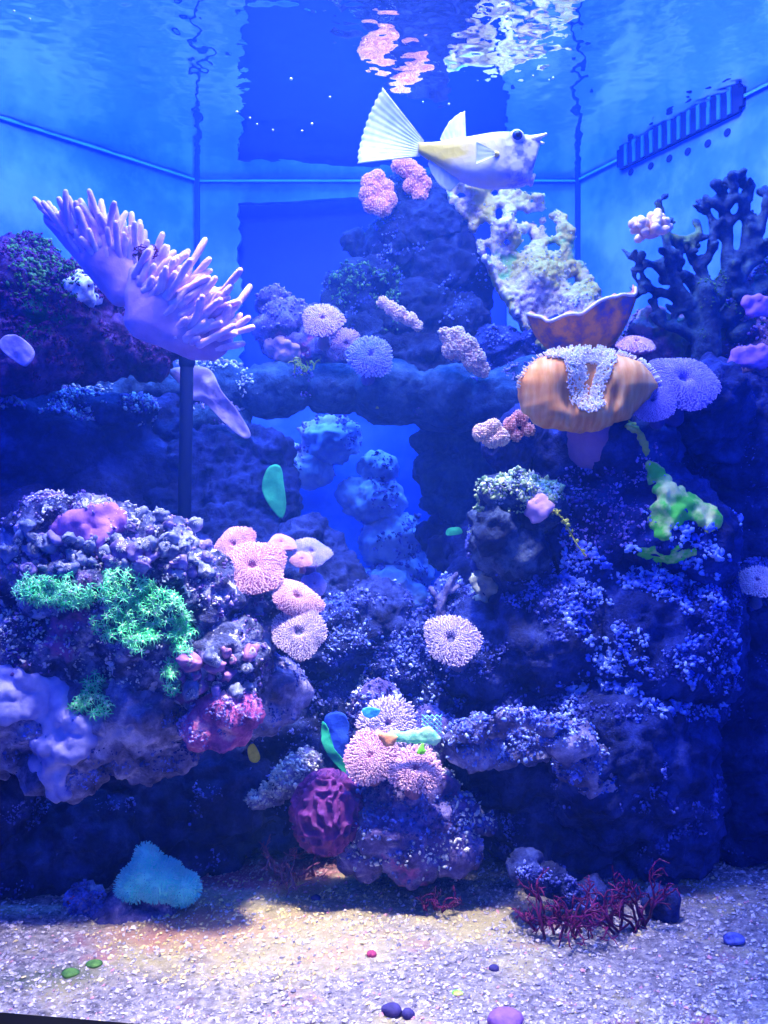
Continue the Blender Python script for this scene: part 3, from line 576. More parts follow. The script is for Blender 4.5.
# finger leather corals
M['leather'] = softmat('leather_skin', (.42, .24, .56), (.60, .36, .70), 30, .6, sss=.15, bmp=.25, bscale=220)
M['finger'] = softmat('leather_finger', (.62, .38, .72), (.88, .62, .88), 60, .5, sss=.15, bmp=.4, bscale=500)
def leather(name, base, ridge_pts, d, nf, label, flen, fr, dirs, stalkrad):
    """a fleshy fan: base point, a rim of pixel points, fingers growing along and in front of the rim"""
    root = empty('finger_leather_coral', P(*base, d)); rnd = np.random.RandomState(len(ridge_pts) * 7 + nf)
    b0 = P(*base, d); rp = [P(a, b_, d + dd) for a, b_, dd in ridge_pts]
    mb = MB()
    n = 40; tt = np.linspace(0, len(rp) - 1, n); ix = np.clip(tt.astype(int), 0, len(rp) - 2); fr_ = (tt - ix)[:, None]
    rim = np.array(rp)[ix] * (1 - fr_) + np.array(rp)[ix + 1] * fr_
    for q in rim[::2]:
        mb.tube([b0, b0 * .5 + q * .5 + np.array([0, -.006, 0]), q], [stalkrad, stalkrad * .75, stalkrad * .55], 10)
    me = remesh(mb, .004); V, N = get_vn(me); V = V + N * (.003 * fbm(V * 30, 3, 3))[:, None]
    o = finish(me, V, origin_of(root), 'fleshy_body', M['leather']); o.parent = root; o.location = (0, 0, 0)
    for k in range(nf):
        u = (k + rnd.rand()) / nf; q = rim[int(u * (n - 1))]; s = rnd.rand() ** .8    # s: from the base (0) to the rim (1)
        s = .38 + .62 * s; p = b0 * (1 - s) + q * s
        m0 = dirs(u); dr = np.array([m0[0], -rnd.uniform(-.1, .6), m0[1]]) + (rnd.rand(3) - .5) * np.array([.6, .2, .5]); dr /= np.linalg.norm(dr)
        p = p + np.array([0, -stalkrad * (.3 + .6 * rnd.rand()), 0]); L = flen * rnd.uniform(.55, 1.15) * (.75 + .25 * s)
        bend = (rnd.rand(3) - .5) * L * .5 + np.array([0, 0, L * .12])
        pts = [p + dr * L * t + bend * t * t for t in (0, .3, .6, .85, 1)]
        MB().tube(pts, [fr * 1.15, fr * .95, fr * .85, fr * .95, fr * .75], 8).build('finger', M['finger'], root)
    tag(root, label, 'coral'); return root
leather('a', (122, 296), [(50, 218, .01), (62, 224, 0), (80, 220, -.01), (98, 224, -.01), (118, 236, 0), (136, 250, .01), (150, 268, .01)], 1.08, 88, 'lavender finger coral with upright fingers, upper left one of two', .036, .0040, lambda u: (-.75 + 1.0 * u, 1.0), .016)
leather('b', (142, 322), [(138, 272, .01), (160, 272, 0), (182, 282, -.01), (204, 298, -.01), (220, 318, 0), (226, 338, .0), (216, 352, .0), (190, 352, .01)], 1.05, 99, 'larger lavender finger coral sweeping right beside the back seam', .042, .0043, lambda u: (.55 + .45 * u, .85 - .62 * u), .020)

# orange toadstool leather coral
def toadstool():
    c = P(588, 388, 1.05); root = empty('leather_coral', P(588, 430, 1.06)); k = 1.05 / F
    out = [(0, 70), (20, 61), (45, 46), (65, 40), (90, 38), (115, 42), (135, 50), (150, 58), (165, 67), (180, 71), (200, 69), (220, 61), (235, 50), (250, 47), (270, 44), (290, 44), (306, 43), (320, 50), (338, 55), (350, 63), (360, 70)]
    aa = np.array([a for a, _ in out]); rr = np.array([r for _, r in out])
    m, nt, b = newmat('leather_orange')
    w1 = nt.nodes.new('ShaderNodeTexNoise'); w1.inputs['Scale'].default_value = 1.0; w1.inputs['Detail'].default_value = 5
    tc = nt.nodes.new('ShaderNodeTexCoord'); mp = nt.nodes.new('ShaderNodeMapping'); mp.inputs['Scale'].default_value = (160, 30, 30)
    nt.links.new(tc.outputs['Object'], mp.inputs[0]); nt.links.new(mp.outputs[0], w1.inputs[0])
    nt.links.new(ramp(nt, w1.outputs[0], [(.3, (.78, .28, .05)), (.5, (.92, .40, .09)), (.7, (.98, .56, .20))]), b.inputs['Base Color'])
    b.inputs['Subsurface Weight'].default_value = .2; b.inputs['Subsurface Radius'].default_value = (.01, .005, .003); b.inputs['Roughness'].default_value = .6
    na, nr = 120, 26
    def pt(a, t):
        deg = math.degrees(a) % 360; r0 = np.interp(deg, aa, rr)
        x = math.cos(a) * r0 * t * 1.0; y = math.sin(a) * r0 * t
        fr = .010 * math.sin(a * 17) + .010 * math.sin(a * 29 + 1)
        x *= 1 + fr * t ** 4; y *= 1 + fr * t ** 4
        # two swollen lobes left and right with a V valley in the upper middle
        val = math.exp(-((x + 4 - (y - 0) * .15) / 19.0) ** 2) * (1 / (1 + math.exp(-(y + 22) / 7)))
        dep = 34 * (1 - t ** 2.6) ** .6 * (1 - .75 * val) + 3 * math.sin(a * 5 + .6) * t ** 3
        cr = math.exp(-((x + 30 + y * .25) / 4.5) ** 2) / (1 + math.exp((y + 8) / 4)) + math.exp(-((x - 24 - y * .2) / 4.5) ** 2) / (1 + math.exp((y + 2) / 5))
        dep -= 9 * cr * (1 - t ** 5); dep += 5 * math.exp(-((x - 42) / 12) ** 2) * (1 - t ** 4) + 5 * math.exp(-((x + 48) / 12) ** 2) * (1 - t ** 4)
        dep += 10 * math.exp(-((y + 30) / 14) ** 2) * math.exp(-(x / 40) ** 2)
        return c + np.array([x, -dep * .9, y]) * k
    V = []; mb = MB()
    for i in range(nr + 1):
        for j in range(na): V.append(pt(j / na * 2 * PI, .02 + .98 * i / nr))
    base = len(V)
    for i in range(8):   # back side
        for j in range(na):
            p = pt(j / na * 2 * PI, 1 - i * .13); V.append(np.array([p[0], c[1] + .004 + .006 * i, p[2]]))
    n = nr + 1 + 8
    fc = [(i * na + j, (i + 1) * na + j, (i + 1) * na + (j + 1) % na, i * na + (j + 1) % na) for i in range(n - 1) for j in range(na)]
    fc += [tuple(range(na)), tuple((n - 1) * na + j for j in range(na))[::-1]]
    mb.add(V, fc); mb.build('folded_cap', m, root)
    mt = softmat('tentacle_white', (.92, .80, .66), (.98, .93, .80), 120)
    rnd = np.random.RandomState(4); mb = MB()
    for i in range(5200):
        a = rnd.rand() * 2 * PI; t = math.sqrt(rnd.rand()); p = pt(a, t); x = (p[0] - c[0]) / k; y = (p[2] - c[2]) / k
        # along the V: band arms from upper left down to the point and up to the right
        d1 = abs(x + 18 - (y - 6) * .12) if y > -18 else math.hypot(x + 8, y + 14) * 1.0
        d2 = abs(x - 14 - (y - 6) * .35)
        rim = t > .965 and y > -2
        band = (abs(x + 13 + y * .15) < 11 and -20 < y) or (abs(x - 6 - y * .35) < 6.5 and -20 < y < 30) or (math.hypot(x + 4, (y + 16) * 1.3) < 14 and y < -12) or (y > 24 - (x + 10) * .1 and -44 < x < 24)
        slit = abs(x + 1 - y * .2) < 3.6 * (y + 18) / 30 and -16 < y < 22
        if not (band or rim) or (slit and not rim): continue
        dr = np.array([x * .008, -1, .25 + y * .008]) + (rnd.rand(3) - .5) * .9
        if rim: dr = np.array([math.cos(a), -.5, math.sin(a) + .2])
        dr /= np.linalg.norm(dr); L = .0046 * rnd.uniform(.6, 1.2); mb.tube([p - dr * .001, p + dr * L], [.0007, .0009], 5)
    o = mb.build('tentacles', mt, root); o['kind'] = 'stuff'
    mb = MB(); mb.tube([P(590, 400, 1.075), P(590, 425, 1.085), P(592, 450, 1.1)], [.034, .026, .03], 16)
    mb.build('stalk', softmat('stalk_mauve', (.25, .12, .28), (.4, .2, .36), 30), root)
    tag(root, 'big folded orange leather coral with white tentacles in its centre', 'coral')
toadstool()

# rust plate coral (a wavy half bowl seen from below)
def bowl():
    d = 1.16; root = empty('plate_coral', P(580, 350, d)); k = d / F
    m, nt, b = newmat('plate_rust')
    c = ramp(nt, tex(nt, 45, 5), [(.36, (.16, .12, .26)), (.47, (.50, .20, .12)), (.60, (.95, .38, .06))])
    nt.links.new(c, b.inputs['Base Color']); bump(nt, b, tex(nt, 200, 3), .4, .002)
    na, nr = 96, 14; V = []; foot = P(578, 356, d + .01)
    def rim(a):
        x = math.cos(a) * 54; y = math.sin(a)
        z = 314 - .24 * x + 2.6 * math.sin(a * 7) + 1.5 * math.sin(a * 11 + 1) - 7 * max(0, x - 30) / 24 - 9 * max(0, -x - 36) / 18 + (9 * math.exp(-((x + 20) / 22) ** 2) if y < 0 else 0)
        return P(582 + x + 2 * math.sin(a * 9), z + 6 * y * .5, d) + np.array([0, y * 34 * k, 0])
    for side in (0, 1):
        for i in range(nr + 1):
            t = i / nr if side == 0 else 1 - i / nr
            for j in range(na):
                a = j / na * 2 * PI; r_ = rim(a); s = t; hgt = t ** 1.5
                p = foot * 1.0 + np.array([(r_ - foot)[0] * (.05 + .95 * s ** .5), (r_ - foot)[1] * (s ** .8), (r_ - foot)[2] * hgt])
                p = p + np.array([0, 0, 1]) * (.002 * math.sin(a * 14 + t * 4) * t)
                if side: p = p + np.array([0, 0, .0035]) - (np.array([math.cos(a), math.sin(a), 0]) * .002)
                V.append(p)
    n = 2 * (nr + 1); fc = [(i * na + j, i * na + (j + 1) % na, (i + 1) * na + (j + 1) % na, (i + 1) * na + j) for i in range(n - 1) for j in range(na)]
    fc += [tuple(range(na))[::-1], tuple((n - 1) * na + j for j in range(na))]
    mb = MB().add(V, fc); mb.build('bowl', m, root)
    mb = MB(); pts = [rim(j / 64 * 2 * PI) + np.array([0, 0, .001]) for j in range(65)]; mb.tube(pts, .0022, 6)
    mb.build('pale_rim', softmat('rim_pale', (.75, .55, .45), (.92, .8, .62), 60), root)
    mb = MB(); mb.tube([foot + np.array([0, 0, .004]), P(576, 370, d + .02)], [.016, .02], 12); mb.build('stem', M['rock_mottle'], root)
    tag(root, 'rust orange plate coral with a pale wavy rim above the leather coral', 'coral')
bowl()

# porous white rock slab leaning right of the spire
def porous():
    poly = [(446, 188), (468, 183), (492, 186), (510, 190), (528, 194), (541, 196), (545, 210), (562, 215), (573, 232), (570, 262), (580, 266), (592, 285), (602, 302), (600, 325), (570, 345), (548, 352), (535, 345), (520, 322), (500, 290), (484, 258), (470, 225), (452, 205)]
    def inside(x, y):
        r = False; n = len(poly)
        for i in range(n):
            x1, y1 = poly[i]; x2, y2 = poly[(i + 1) % n]
            if (y1 > y) != (y2 > y) and x < (x2 - x1) * (y - y1) / (y2 - y1) + x1: r = not r
        return r
    holes = [(461, 196, 6, 4), (484, 232, 8, 9), (499, 213, 5, 7), (520, 217, 6, 8), (531, 217, 4, 7), (527, 238, 6, 7), (550, 223, 6, 6), (551, 233, 7, 4), (553, 248, 9, 4.5), (538, 213, 4, 4), (520, 251, 4, 5), (505, 243, 3, 5), (571, 282, 6, 6), (538, 225, 3, 3), (488, 252, 4, 6), (532, 200, 3, 4), (495, 193, 4, 4), (548, 212, 4, 2.5)]
    rnd = random.Random(3); mb = MB(); 
    y = 180
    while y < 358:
        x = 440
        while x < 606:
            X = x + rnd.uniform(-1.2, 1.2); Y = y + rnd.uniform(-1.2, 1.2)
            if inside(X, Y) and not any(((X - a) / (rx + 1.5)) ** 2 + ((Y - b_) / (ry + 1.5)) ** 2 < 1 for a, b_, rx, ry in holes):
                dep = 1.375 - .05 * max(0, (Y - 200) / 150) + .02 * math.sin(X * .09) * math.cos(Y * .07) + rnd.uniform(-.003, .003)
                k = dep / F; mb.ball(P(X, Y, dep), (3.5 * k, (7 if Y < 265 else 14) * k, 3.5 * k), 1)
            x += 3
        y += 3
    me = remesh(mb, .0022); V, N = get_vn(me)
    V[:, 1] += .012 * fbm(V * 22, 3, 9)
    V = V + N * (.0016 * fbm(V * 70, 4, 8) + .0014 * (1 - 2 * np.abs(fbm(V * 110, 3, 5))))[:, None]
    m, nt, b = newmat('rock_white')
    c = ramp(nt, tex(nt, 60, 7, rough=.7), [(.36, (.12, .08, .18)), (.45, (.42, .34, .40)), (.56, (.74, .68, .66))])
    f = ramp(nt, tex(nt, 12, 5, off=2.5), [(.42, (0, 0, 0)), (.52, (.9, .9, .9))])
    c = mix(nt, f, c, (.46, .42, .03))
    f = ramp(nt, tex(nt, 16, 5, off=7.5), [(.58, (0, 0, 0)), (.66, (.9, .9, .9))])
    c = mix(nt, f, c, (.14, .45, .12))
    nt.links.new(c, b.inputs['Base Color']); bump(nt, b, tex(nt, 220, 5, rough=.75), .9, .005)
    o = finish(me, V, base_of(V), 'porous_rock', m); tag(o, 'bright white and yellow green rock full of holes leaning right of the spire', 'rock'); register(o)
    crust(o, 500, M['crust_pale'], (.0015, .004), seed=77, thr=-.1); crust(o, 200, M['crust_yellow'], (.0015, .004), seed=78, box=(490, 190, 560, 290), thr=0)
porous()

# dark branching coral
def antler():
    d0 = 1.15; mb = MB()
    B = [([(705, 395), (706, 350), (708, 320), (706, 290)], [22, 20, 17, 14]), ([(706, 330), (690, 305), (674, 280), (668, 255), (664, 225), (658, 202)], [12, 9, 8, 7, 5.5, 4]),
         ([(674, 282), (655, 265), (640, 262), (631, 258)], [7, 6, 5, 3.5]), ([(692, 310), (670, 295), (652, 290), (640, 284)], [9, 7, 6, 4]), ([(650, 288), (640, 270), (632, 270)], [5, 4, 3]), ([(640, 286), (638, 294), (636, 298)], [4, 3.5, 3]),
         ([(706, 300), (690, 280), (672, 270)], [10, 8, 6]), ([(712, 300), (700, 268), (688, 252), (683, 240)], [11, 8, 6, 5]), ([(690, 254), (695, 240), (700, 232)], [6, 5, 4]), ([(700, 268), (712, 250), (714, 228), (709, 214), (704, 212)], [8, 6, 5, 4, 4]),
         ([(716, 300), (728, 270), (728, 240), (724, 210), (722, 190), (730, 180), (742, 180), (750, 187), (748, 200), (740, 205)], [13, 10, 8, 8, 7, 7, 7, 6, 6, 5]), ([(724, 210), (714, 202), (708, 202)], [6, 5, 4]), ([(726, 225), (740, 215), (746, 200)], [6, 6, 6]), ([(732, 200), (735, 188)], [6, 5]),
         ([(728, 270), (744, 250), (746, 225), (744, 205)], [9, 7, 6, 6]), ([(730, 290), (752, 262), (758, 235), (766, 210), (770, 195)], [11, 9, 8, 7, 6]), ([(752, 262), (768, 250), (785, 240)], [8, 7, 6]), ([(758, 235), (750, 220)], [6, 5]),
         ([(725, 320), (748, 300), (770, 280), (790, 270)], [13, 11, 9, 8]), ([(735, 335), (760, 325), (790, 315)], [14, 12, 10]), ([(748, 300), (742, 282), (736, 272)], [9, 7, 6]), ([(700, 340), (680, 330), (660, 322), (655, 305)], [10, 8, 6, 4]), ([(672, 326), (676, 312)], [5, 4]),
         ([(694, 322), (684, 310), (700, 290)], [6, 5, 5]), ([(668, 262), (678, 268), (684, 262)], [5, 4, 4]), ([(682, 252), (676, 244), (681, 238)], [5, 4, 3.5])]
    rnd = random.Random(8)
    for pts, rr in B:
        off = rnd.uniform(-.02, .02); n = len(pts)
        W = [P(a, b_, d0 + off * i / n + rnd.uniform(-.004, .004)) for i, (a, b_) in enumerate(pts)]; mb.tube(W, [(r * .74 - .3) * d0 / F for r in rr], 10)
        for i in range(1, n):
            for _ in range(2 if rr[i] < 12 else 1):
                a, b_ = pts[i]; an = rnd.uniform(0, 2 * PI); L = rnd.uniform(8, 13); mb.tube([W[i], P(a + math.cos(an) * L, b_ - abs(math.sin(an)) * L, d0 + rnd.uniform(-.02, .02))], [rr[i] * .7 * d0 / F, rr[i] * .5 * d0 / F], 8)
    me = remesh(mb, .0028); V, N = get_vn(me); V = V + N * (.0035 * fbm(V * 55, 4, 8) + .0016 * (.7 - worley(V * 120, 4)))[:, None]
    m = rockmat('branch_dark', (.006, .014, .06), (.02, .05, .12), (.08, .16, .20), light_at=.68, patch=[((.12, .20, .07), .58)], off=4)
    o = finish(me, V, base_of(V), 'branching_coral', m); tag(o, 'dark blue green antler shaped branching coral at upper right', 'coral'); register(o)
    crust(o, 220, M['crust_green'], (.0015, .0035), seed=21, box=(700, 250, 768, 380), thr=.05)
antler()

# brain coral
def brain():
    c = P(327, 812, 1.03); k = 1.03 / F; mb = MB().ball(c, (36 * k, 34 * k, 40 * k), 3); me = remesh(mb, .0013); V, N = get_vn(me)
    warp = np.stack([fbm(V * 28, 2, 1), fbm(V * 28, 2, 2), fbm(V * 28, 2, 3)], 1) * 2.0
    g = fbm(V * np.array([150, 150, 95]) + warp * .4, 1, 12)
    V = V + N * (.004 * fbm(V * 20, 2, 4) + .0036 * np.tanh(8 * (.20 - np.abs(g))))[:, None]
    m = softmat('brain_maroon', (.05, .01, .13), (.16, .03, .22), 50)
    o = finish(me, V, base_of(V), 'brain_coral', m); tag(o, 'maroon brain coral with winding ridges on the sand edge', 'coral')
brain()

# star polyps: bright green tufts of curling arms
M['star'] = softmat('polyp_green', (.06, .75, .32), (.30, 1.0, .52), 60, bmp=0); M['star_c'] = softmat('polyp_centre', (.55, .62, .62), (.8, .82, .78), 60, bmp=0)
M['mat'] = softmat('polyp_mat', (.05, .12, .16), (.08, .22, .22), 40)
def star_patch(region, n, label, seed, size=.0066):
    rnd = random.Random(seed); pts = []; tries = 0
    while len(pts) < n and tries < n * 40:
        tries += 1; e = rnd.choice(region); a = rnd.uniform(0, 2 * PI); r = math.sqrt(rnd.random()); px = e[0] + math.cos(a) * r * e[2]; py = e[1] + math.sin(a) * r * e[3]
        if any((px - x) ** 2 + (py - y) ** 2 < 5 for x, y, *_ in pts): continue
        p, nn = hit(px, py, 1.0); 
        if p.y > 1.13: continue
        pts.append((px, py, p, nn))
    arms = MB(); cen = MB(); mat = MB()
    for px, py, p, nn in pts:
        d = (nn + Vector((rnd.uniform(-.4, .4), -.4 + rnd.uniform(-.3, .3), .35 + rnd.uniform(-.3, .3)))).normalized(); L = rnd.uniform(.006, .012)
        top = p + d * L; Fm = frame_of(d); tp = np.array(top); na = 7; ph = rnd.random() * 6
        mat.ball(np.array(p), (.0055, .0055, .0035), 1); cen.ball(tp, .0017, 1)
        for j in range(na):
            a = ph + j / na * 2 * PI + rnd.uniform(-.2, .2); u = Fm[:, 0] * math.cos(a) + Fm[:, 1] * math.sin(a); s = size * rnd.uniform(.6, 1.15); dn = np.array([0, 0, -1.])
            arms.tube([tp, tp + u * s * .45 + Fm[:, 2] * s * .35, tp + u * s * .9 + Fm[:, 2] * s * .2, tp + u * s * .95 - Fm[:, 2] * s * .3 + dn * s * .15], [.0005, .00048, .00045, .0004], 4)
    c = np.mean([np.array(q[2]) for q in pts], 0); root = empty('star_polyp_patch', c)
    mat.build('mat', M['mat'], root); o = arms.build('polyp_arms', M['star'], root); o['kind'] = 'stuff'; o = cen.build('polyp_centres', M['star_c'], root); o['kind'] = 'stuff'
    tag(root, label, 'coral')
star_patch([(50, 590, 30, 13), (40, 592, 18, 10), (72, 598, 20, 10)], 115, 'green star polyp mat, left patch on the knobby mound', 1)
star_patch([(125, 588, 28, 14), (150, 605, 28, 18), (175, 622, 20, 22), (185, 640, 8, 18), (120, 625, 20, 18), (140, 640, 18, 10)], 270, 'largest bright green star polyp mat on the knobby mound', 2)
star_patch([(92, 690, 14, 14), (82, 705, 12, 8), (100, 708, 12, 6)], 36, 'small green star polyp tuft on the lilac overhang', 3)
star_patch([(173, 676, 8, 13)], 18, 'tiny lone green star polyp tuft below the big mat', 4)

# knobs (closed button polyps) on the mound
M['knob'] = [softmat('knob_grey', (.04, .06, .20), (.30, .36, .62), 70), softmat('knob_violet', (.06, .05, .24), (.32, .26, .66), 70), softmat('knob_pink', (.12, .05, .22), (.48, .24, .54), 70)]
def knobs():
    rnd = random.Random(6); placed = []; tries = 0
    regs = [(120, 545, 90, 30, 40), (205, 600, 50, 60, 60), (60, 560, 50, 30, 16), (215, 668, 40, 26, 24), (30, 560, 25, 30, 6)]
    protos = []
    for mi in range(3):
        for v in range(4):
            r = .0075; mb = MB(); root = empty('button_polyp', (0, 0, 0))
            prof = [(0, -1.6), (.55, -1.5), (.6, -.8), (.8, -.2), (1.0, .25), (.97, .65), (.78, .95), (.5, 1.1 - .1 * v), (.25, 1.13 - .18 * v), (0, 1.1 - .22 * v)]; n = 14
            V = [];
            for (pr, pz) in prof:
                for j in range(n): a = j / n * 2 * PI; V.append((pr * r * math.cos(a) * (1 + .06 * math.sin(a * 3 + v)), pr * r * math.sin(a), pz * r * 1.1))
            fc = [(i * n + j, i * n + (j + 1) % n, (i + 1) * n + (j + 1) % n, (i + 1) * n + j) for i in range(len(prof) - 1) for j in range(n)]
            V = np.array(V); V = V * (1 + .9 * fbm(V / r * 1.1 + mi * 9 + v * 5, 3, v + mi * 4))[:, None]
            o = MB().add(V, fc).build('body', M['knob'][mi], root)
            mb = MB(); 
            for j in range(12):
                a = j / 12 * 2 * PI; c_, s_ = math.cos(a), math.sin(a); mb.tube([np.array((c_ * .45, s_ * .45, 1.12)) * r * 1.05, np.array((c_ * .2, s_ * .2, 1.25)) * r * 1.05], [r * .07, r * .04], 4)
            o2 = mb.build('fringe', M['crust_pale'], root); protos.append((root, [o, o2]))
    for (cx, cy, rx, ry, n) in regs:
        k = 0; tries = 0
        while k < n and tries < n * 30:
            tries += 1; a = rnd.uniform(0, 2 * PI); r = math.sqrt(rnd.random()); px = cx + math.cos(a) * r * rx; py = cy + math.sin(a) * r * ry
            if any((px - x) ** 2 + (py - y) ** 2 < 110 for x, y in placed): continue
            if 75 < px < 205 and 572 < py < 660 and abs(px - 140) < 65 or (px < 80 and 575 < py < 612): continue
            if 205 < px < 330 and 530 < py < 655: continue
            if 45 < px < 130 and 500 < py < 540: continue
            p, nn = hit(px, py, 1.0)
            if p.y > 1.12: continue
            mi = 2 if (px > 175 and py > 590 and rnd.random() < .5) else (1 if rnd.random() < .4 else 0)
            root, ch = protos[mi * 4 + rnd.randint(0, 3)]
            rt = root.copy(); COL.objects.link(rt)
            for c in ch: cc = c.copy(); COL.objects.link(cc); cc.parent = rt
            dr = (nn + Vector((0, -.5, .3)) + Vector([rnd.uniform(-.8, .8) for _ in range(3)])).normalized()
            s = rnd.uniform(.55, 1.35); rt.scale = (s * rnd.uniform(.7, 1.3), s * rnd.uniform(.7, 1.2), s * rnd.uniform(.8, 1.4)); rt.rotation_mode = 'QUATERNION'; rt.rotation_quaternion = Vector((0, 0, 1)).rotation_difference(dr)
            rt.location = p + dr * .002 * s
            lab = ('closed grey blue button polyp on the knobby mound', 'closed violet button polyp on the knobby mound', 'closed pink button polyp on the knobby mound')[mi]
            tag(rt, lab, 'polyp', ('grey blue', 'violet', 'pink')[mi] + ' button polyps on the knobby mound'); placed.append((px, py)); k += 1
    for root, ch in protos:
        for c in ch: bpy.data.objects.remove(c)
        bpy.data.objects.remove(root)
knobs()

def in_poly(poly, x, y):
    q = False; n = len(poly)
    for i in range(n):
        x1, y1 = poly[i]; x2, y2 = poly[(i + 1) % n]
        if (y1 > y) != (y2 > y) and x < (x2 - x1) * (y - y1) / (y2 - y1) + x1: q = not q
    return q
def patch(poly, mat, name, label, cat, rpx=5, step=4, seed=0, tol=.05, bump_=.003, sink=.35, freq=60, dd=None):
    """a skin growing over the rock inside a pixel outline"""
    rnd = random.Random(seed); xs = [p[0] for p in poly]; ys = [p[1] for p in poly]; H = []
    y = min(ys)
    while y <= max(ys):
        x = min(xs)
        while x <= max(xs):
            X = x + rnd.uniform(-1, 1) * step * .3; Y = y + rnd.uniform(-1, 1) * step * .3
            if in_poly(poly, X, Y):
                p, nn = hit(X, Y, dd or 1.1); H.append((p, nn))
            x += step
        y += step
    med = sorted(p.y for p, _ in H)[len(H) // 3]; mb = MB()
    for p, nn in H:
        if abs(p.y - med) > tol: p = Vector((p.x / p.y * dd, dd, CZ + (p.z - CZ) / p.y * dd)) if dd else None
        if p is None: continue
        k = p.y / F; rr = rpx * k * rnd.uniform(.75, 1.15); mb.ball(np.array(p - nn * rr * sink), rr, 1)
    me = remesh(mb, .0024); V, N = get_vn(me); V = V + N * (bump_ * fbm(V * freq, 4, seed))[:, None]
    o = finish(me, V, base_of(V), name, mat); tag(o, label, cat); return o
# sheets: thin draped encrusting plates
def sheet(pts, d, mat, name, label, cat, th=.004, wave=.006, seed=0, lift=None, off=.004):
    """closed outline in pixels lying over whatever rock is behind it"""
    cx = sum(p[0] for p in pts) / len(pts); cy = sum(p[1] for p in pts) / len(pts); n = len(pts); na = n * 6; nr = 10; V = []
    def depth(px, py):
        if d is not None: return d
        p, _ = hit(px, py, 1.1); return p.y
    o2 = []
    for j in range(na):
        u = j / 6; i = int(u); f = u - i; g4 = [np.array(pts[(i + q) % n], float) for q in (-1, 0, 1, 2)]; o2.append(tuple(.5 * (2 * g4[1] + (g4[2] - g4[0]) * f + (2 * g4[0] - 5 * g4[1] + 4 * g4[2] - g4[3]) * f * f + (3 * g4[1] - g4[0] - 3 * g4[2] + g4[3]) * f ** 3)))
    ds = [depth(cx, cy)] if d is None else [d]
    D = np.zeros((nr + 1, na)); Q = np.zeros((nr + 1, na, 2))
    for i in range(nr + 1):
        t = .02 + .98 * i / nr
        for j in range(na):
            Q[i, j] = (cx + (o2[j][0] - cx) * t, cy + (o2[j][1] - cy) * t); D[i, j] = depth(*Q[i, j])
    med = np.median(D); D = np.clip(D, med - .04, med + .04)
    for _ in range(4):
        D[1:-1] = (D[:-2] + D[2:] + np.roll(D, 1, 1)[1:-1] + np.roll(D, -1, 1)[1:-1]) / 4
    D = D - off
    fr = np.array([P(Q[i, j][0], Q[i, j][1], D[i, j]) for i in range(nr + 1) for j in range(na)])
    w_ = fbm(fr * 40, 3, seed); fr[:, 1] -= wave * (w_ + .3); fr[:, 2] += wave * .3 * w_
    bk = fr + np.array([0, th, 0]); N1 = len(fr); fc = []
    for i in range(nr):
        for j in range(na):
            a, b_, c, e = i * na + j, i * na + (j + 1) % na, (i + 1) * na + (j + 1) % na, (i + 1) * na + j; fc.append((a, e, c, b_)); fc.append((N1 + a, N1 + b_, N1 + c, N1 + e))
    for j in range(na): a, b_ = nr * na + j, nr * na + (j + 1) % na; fc.append((a, N1 + a, N1 + b_, b_))
    fc.append(tuple(range(na))); fc.append(tuple(N1 + j for j in range(na))[::-1])
    o = MB().add(np.concatenate([fr, bk]), fc).build(name, mat); tag(o, label, cat); return o
M['sheet_purple'] = softmat('sheet_purple', (.24, .10, .44), (.42, .20, .64), 40)
M['sheet_lilac'] = softmat('sheet_lilac', (.34, .26, .62), (.55, .44, .80), 50)
M['algae_green'] = softmat('algae_green', (.14, .80, .05), (.95, 1.0, .30), 34, stops=(.44, .58))
M['algae_teal'] = softmat('algae_teal', (.01, .34, .22), (.04, .60, .34), 30)
M['blade_green'] = softmat('blade_green', (.02, .40, .14), (.08, .75, .25), 30)
patch([(52, 522), (70, 514), (92, 506), (108, 503), (122, 508), (128, 520), (120, 535), (110, 528), (100, 548), (88, 540), (74, 532), (60, 536)], M['sheet_purple'], 'encrusting_coral', 'smooth purple encrusting coral sheet on top of the knobby mound', 'coral', rpx=7, bump_=.004, seed=1, freq=30)
sheet([(0, 340), (14, 335), (30, 345), (34, 356), (26, 366), (14, 360), (2, 350)], 1.05, M['sheet_lilac'], 'plate_coral', 'small lilac plate coral at the upper left edge', 'coral')
sheet([(170, 372), (195, 366), (212, 372), (222, 392), (236, 408), (250, 432), (244, 438), (226, 424), (206, 404), (190, 398), (180, 385)], 1.24, softmat('sheet_mauve', (.30, .22, .50), (.62, .45, .66), 30), 'plate_coral', 'mauve pointed plate coral hanging below the finger coral', 'coral', wave=.012)
patch([(648, 462), (662, 470), (676, 486), (694, 496), (710, 505), (722, 520), (718, 535), (704, 528), (690, 520), (672, 528), (664, 542), (652, 530), (648, 510), (660, 500), (650, 482)], M['algae_green'], 'encrusting_algae', 'bright green algae sheet on the shoulder of the right column', 'algae', rpx=5, seed=2, tol=.06)
patch([(636, 546), (652, 548), (664, 556), (680, 546), (702, 548), (694, 556), (676, 562), (666, 568), (654, 562), (640, 554)], M['algae_green'], 'encrusting_algae', 'thin green algae strip below the green algae sheet', 'algae', rpx=4, seed=3, tol=.06)
patch([(626, 418), (636, 424), (646, 438), (650, 452), (646, 456), (640, 444), (630, 430)], M['crust_yellow'], 'encrusting_algae', 'narrow yellow green algae strip beneath the orange coral', 'algae', rpx=3, seed=4, dd=1.06, step=3)
sheet([(268, 468), (280, 466), (284, 485), (286, 505), (282, 518), (274, 512), (266, 500), (262, 486)], 1.23, M['blade_green'], 'seaweed_blade', 'bright green seaweed blade at the left edge of the opening', 'seaweed', wave=.004, th=.0025)
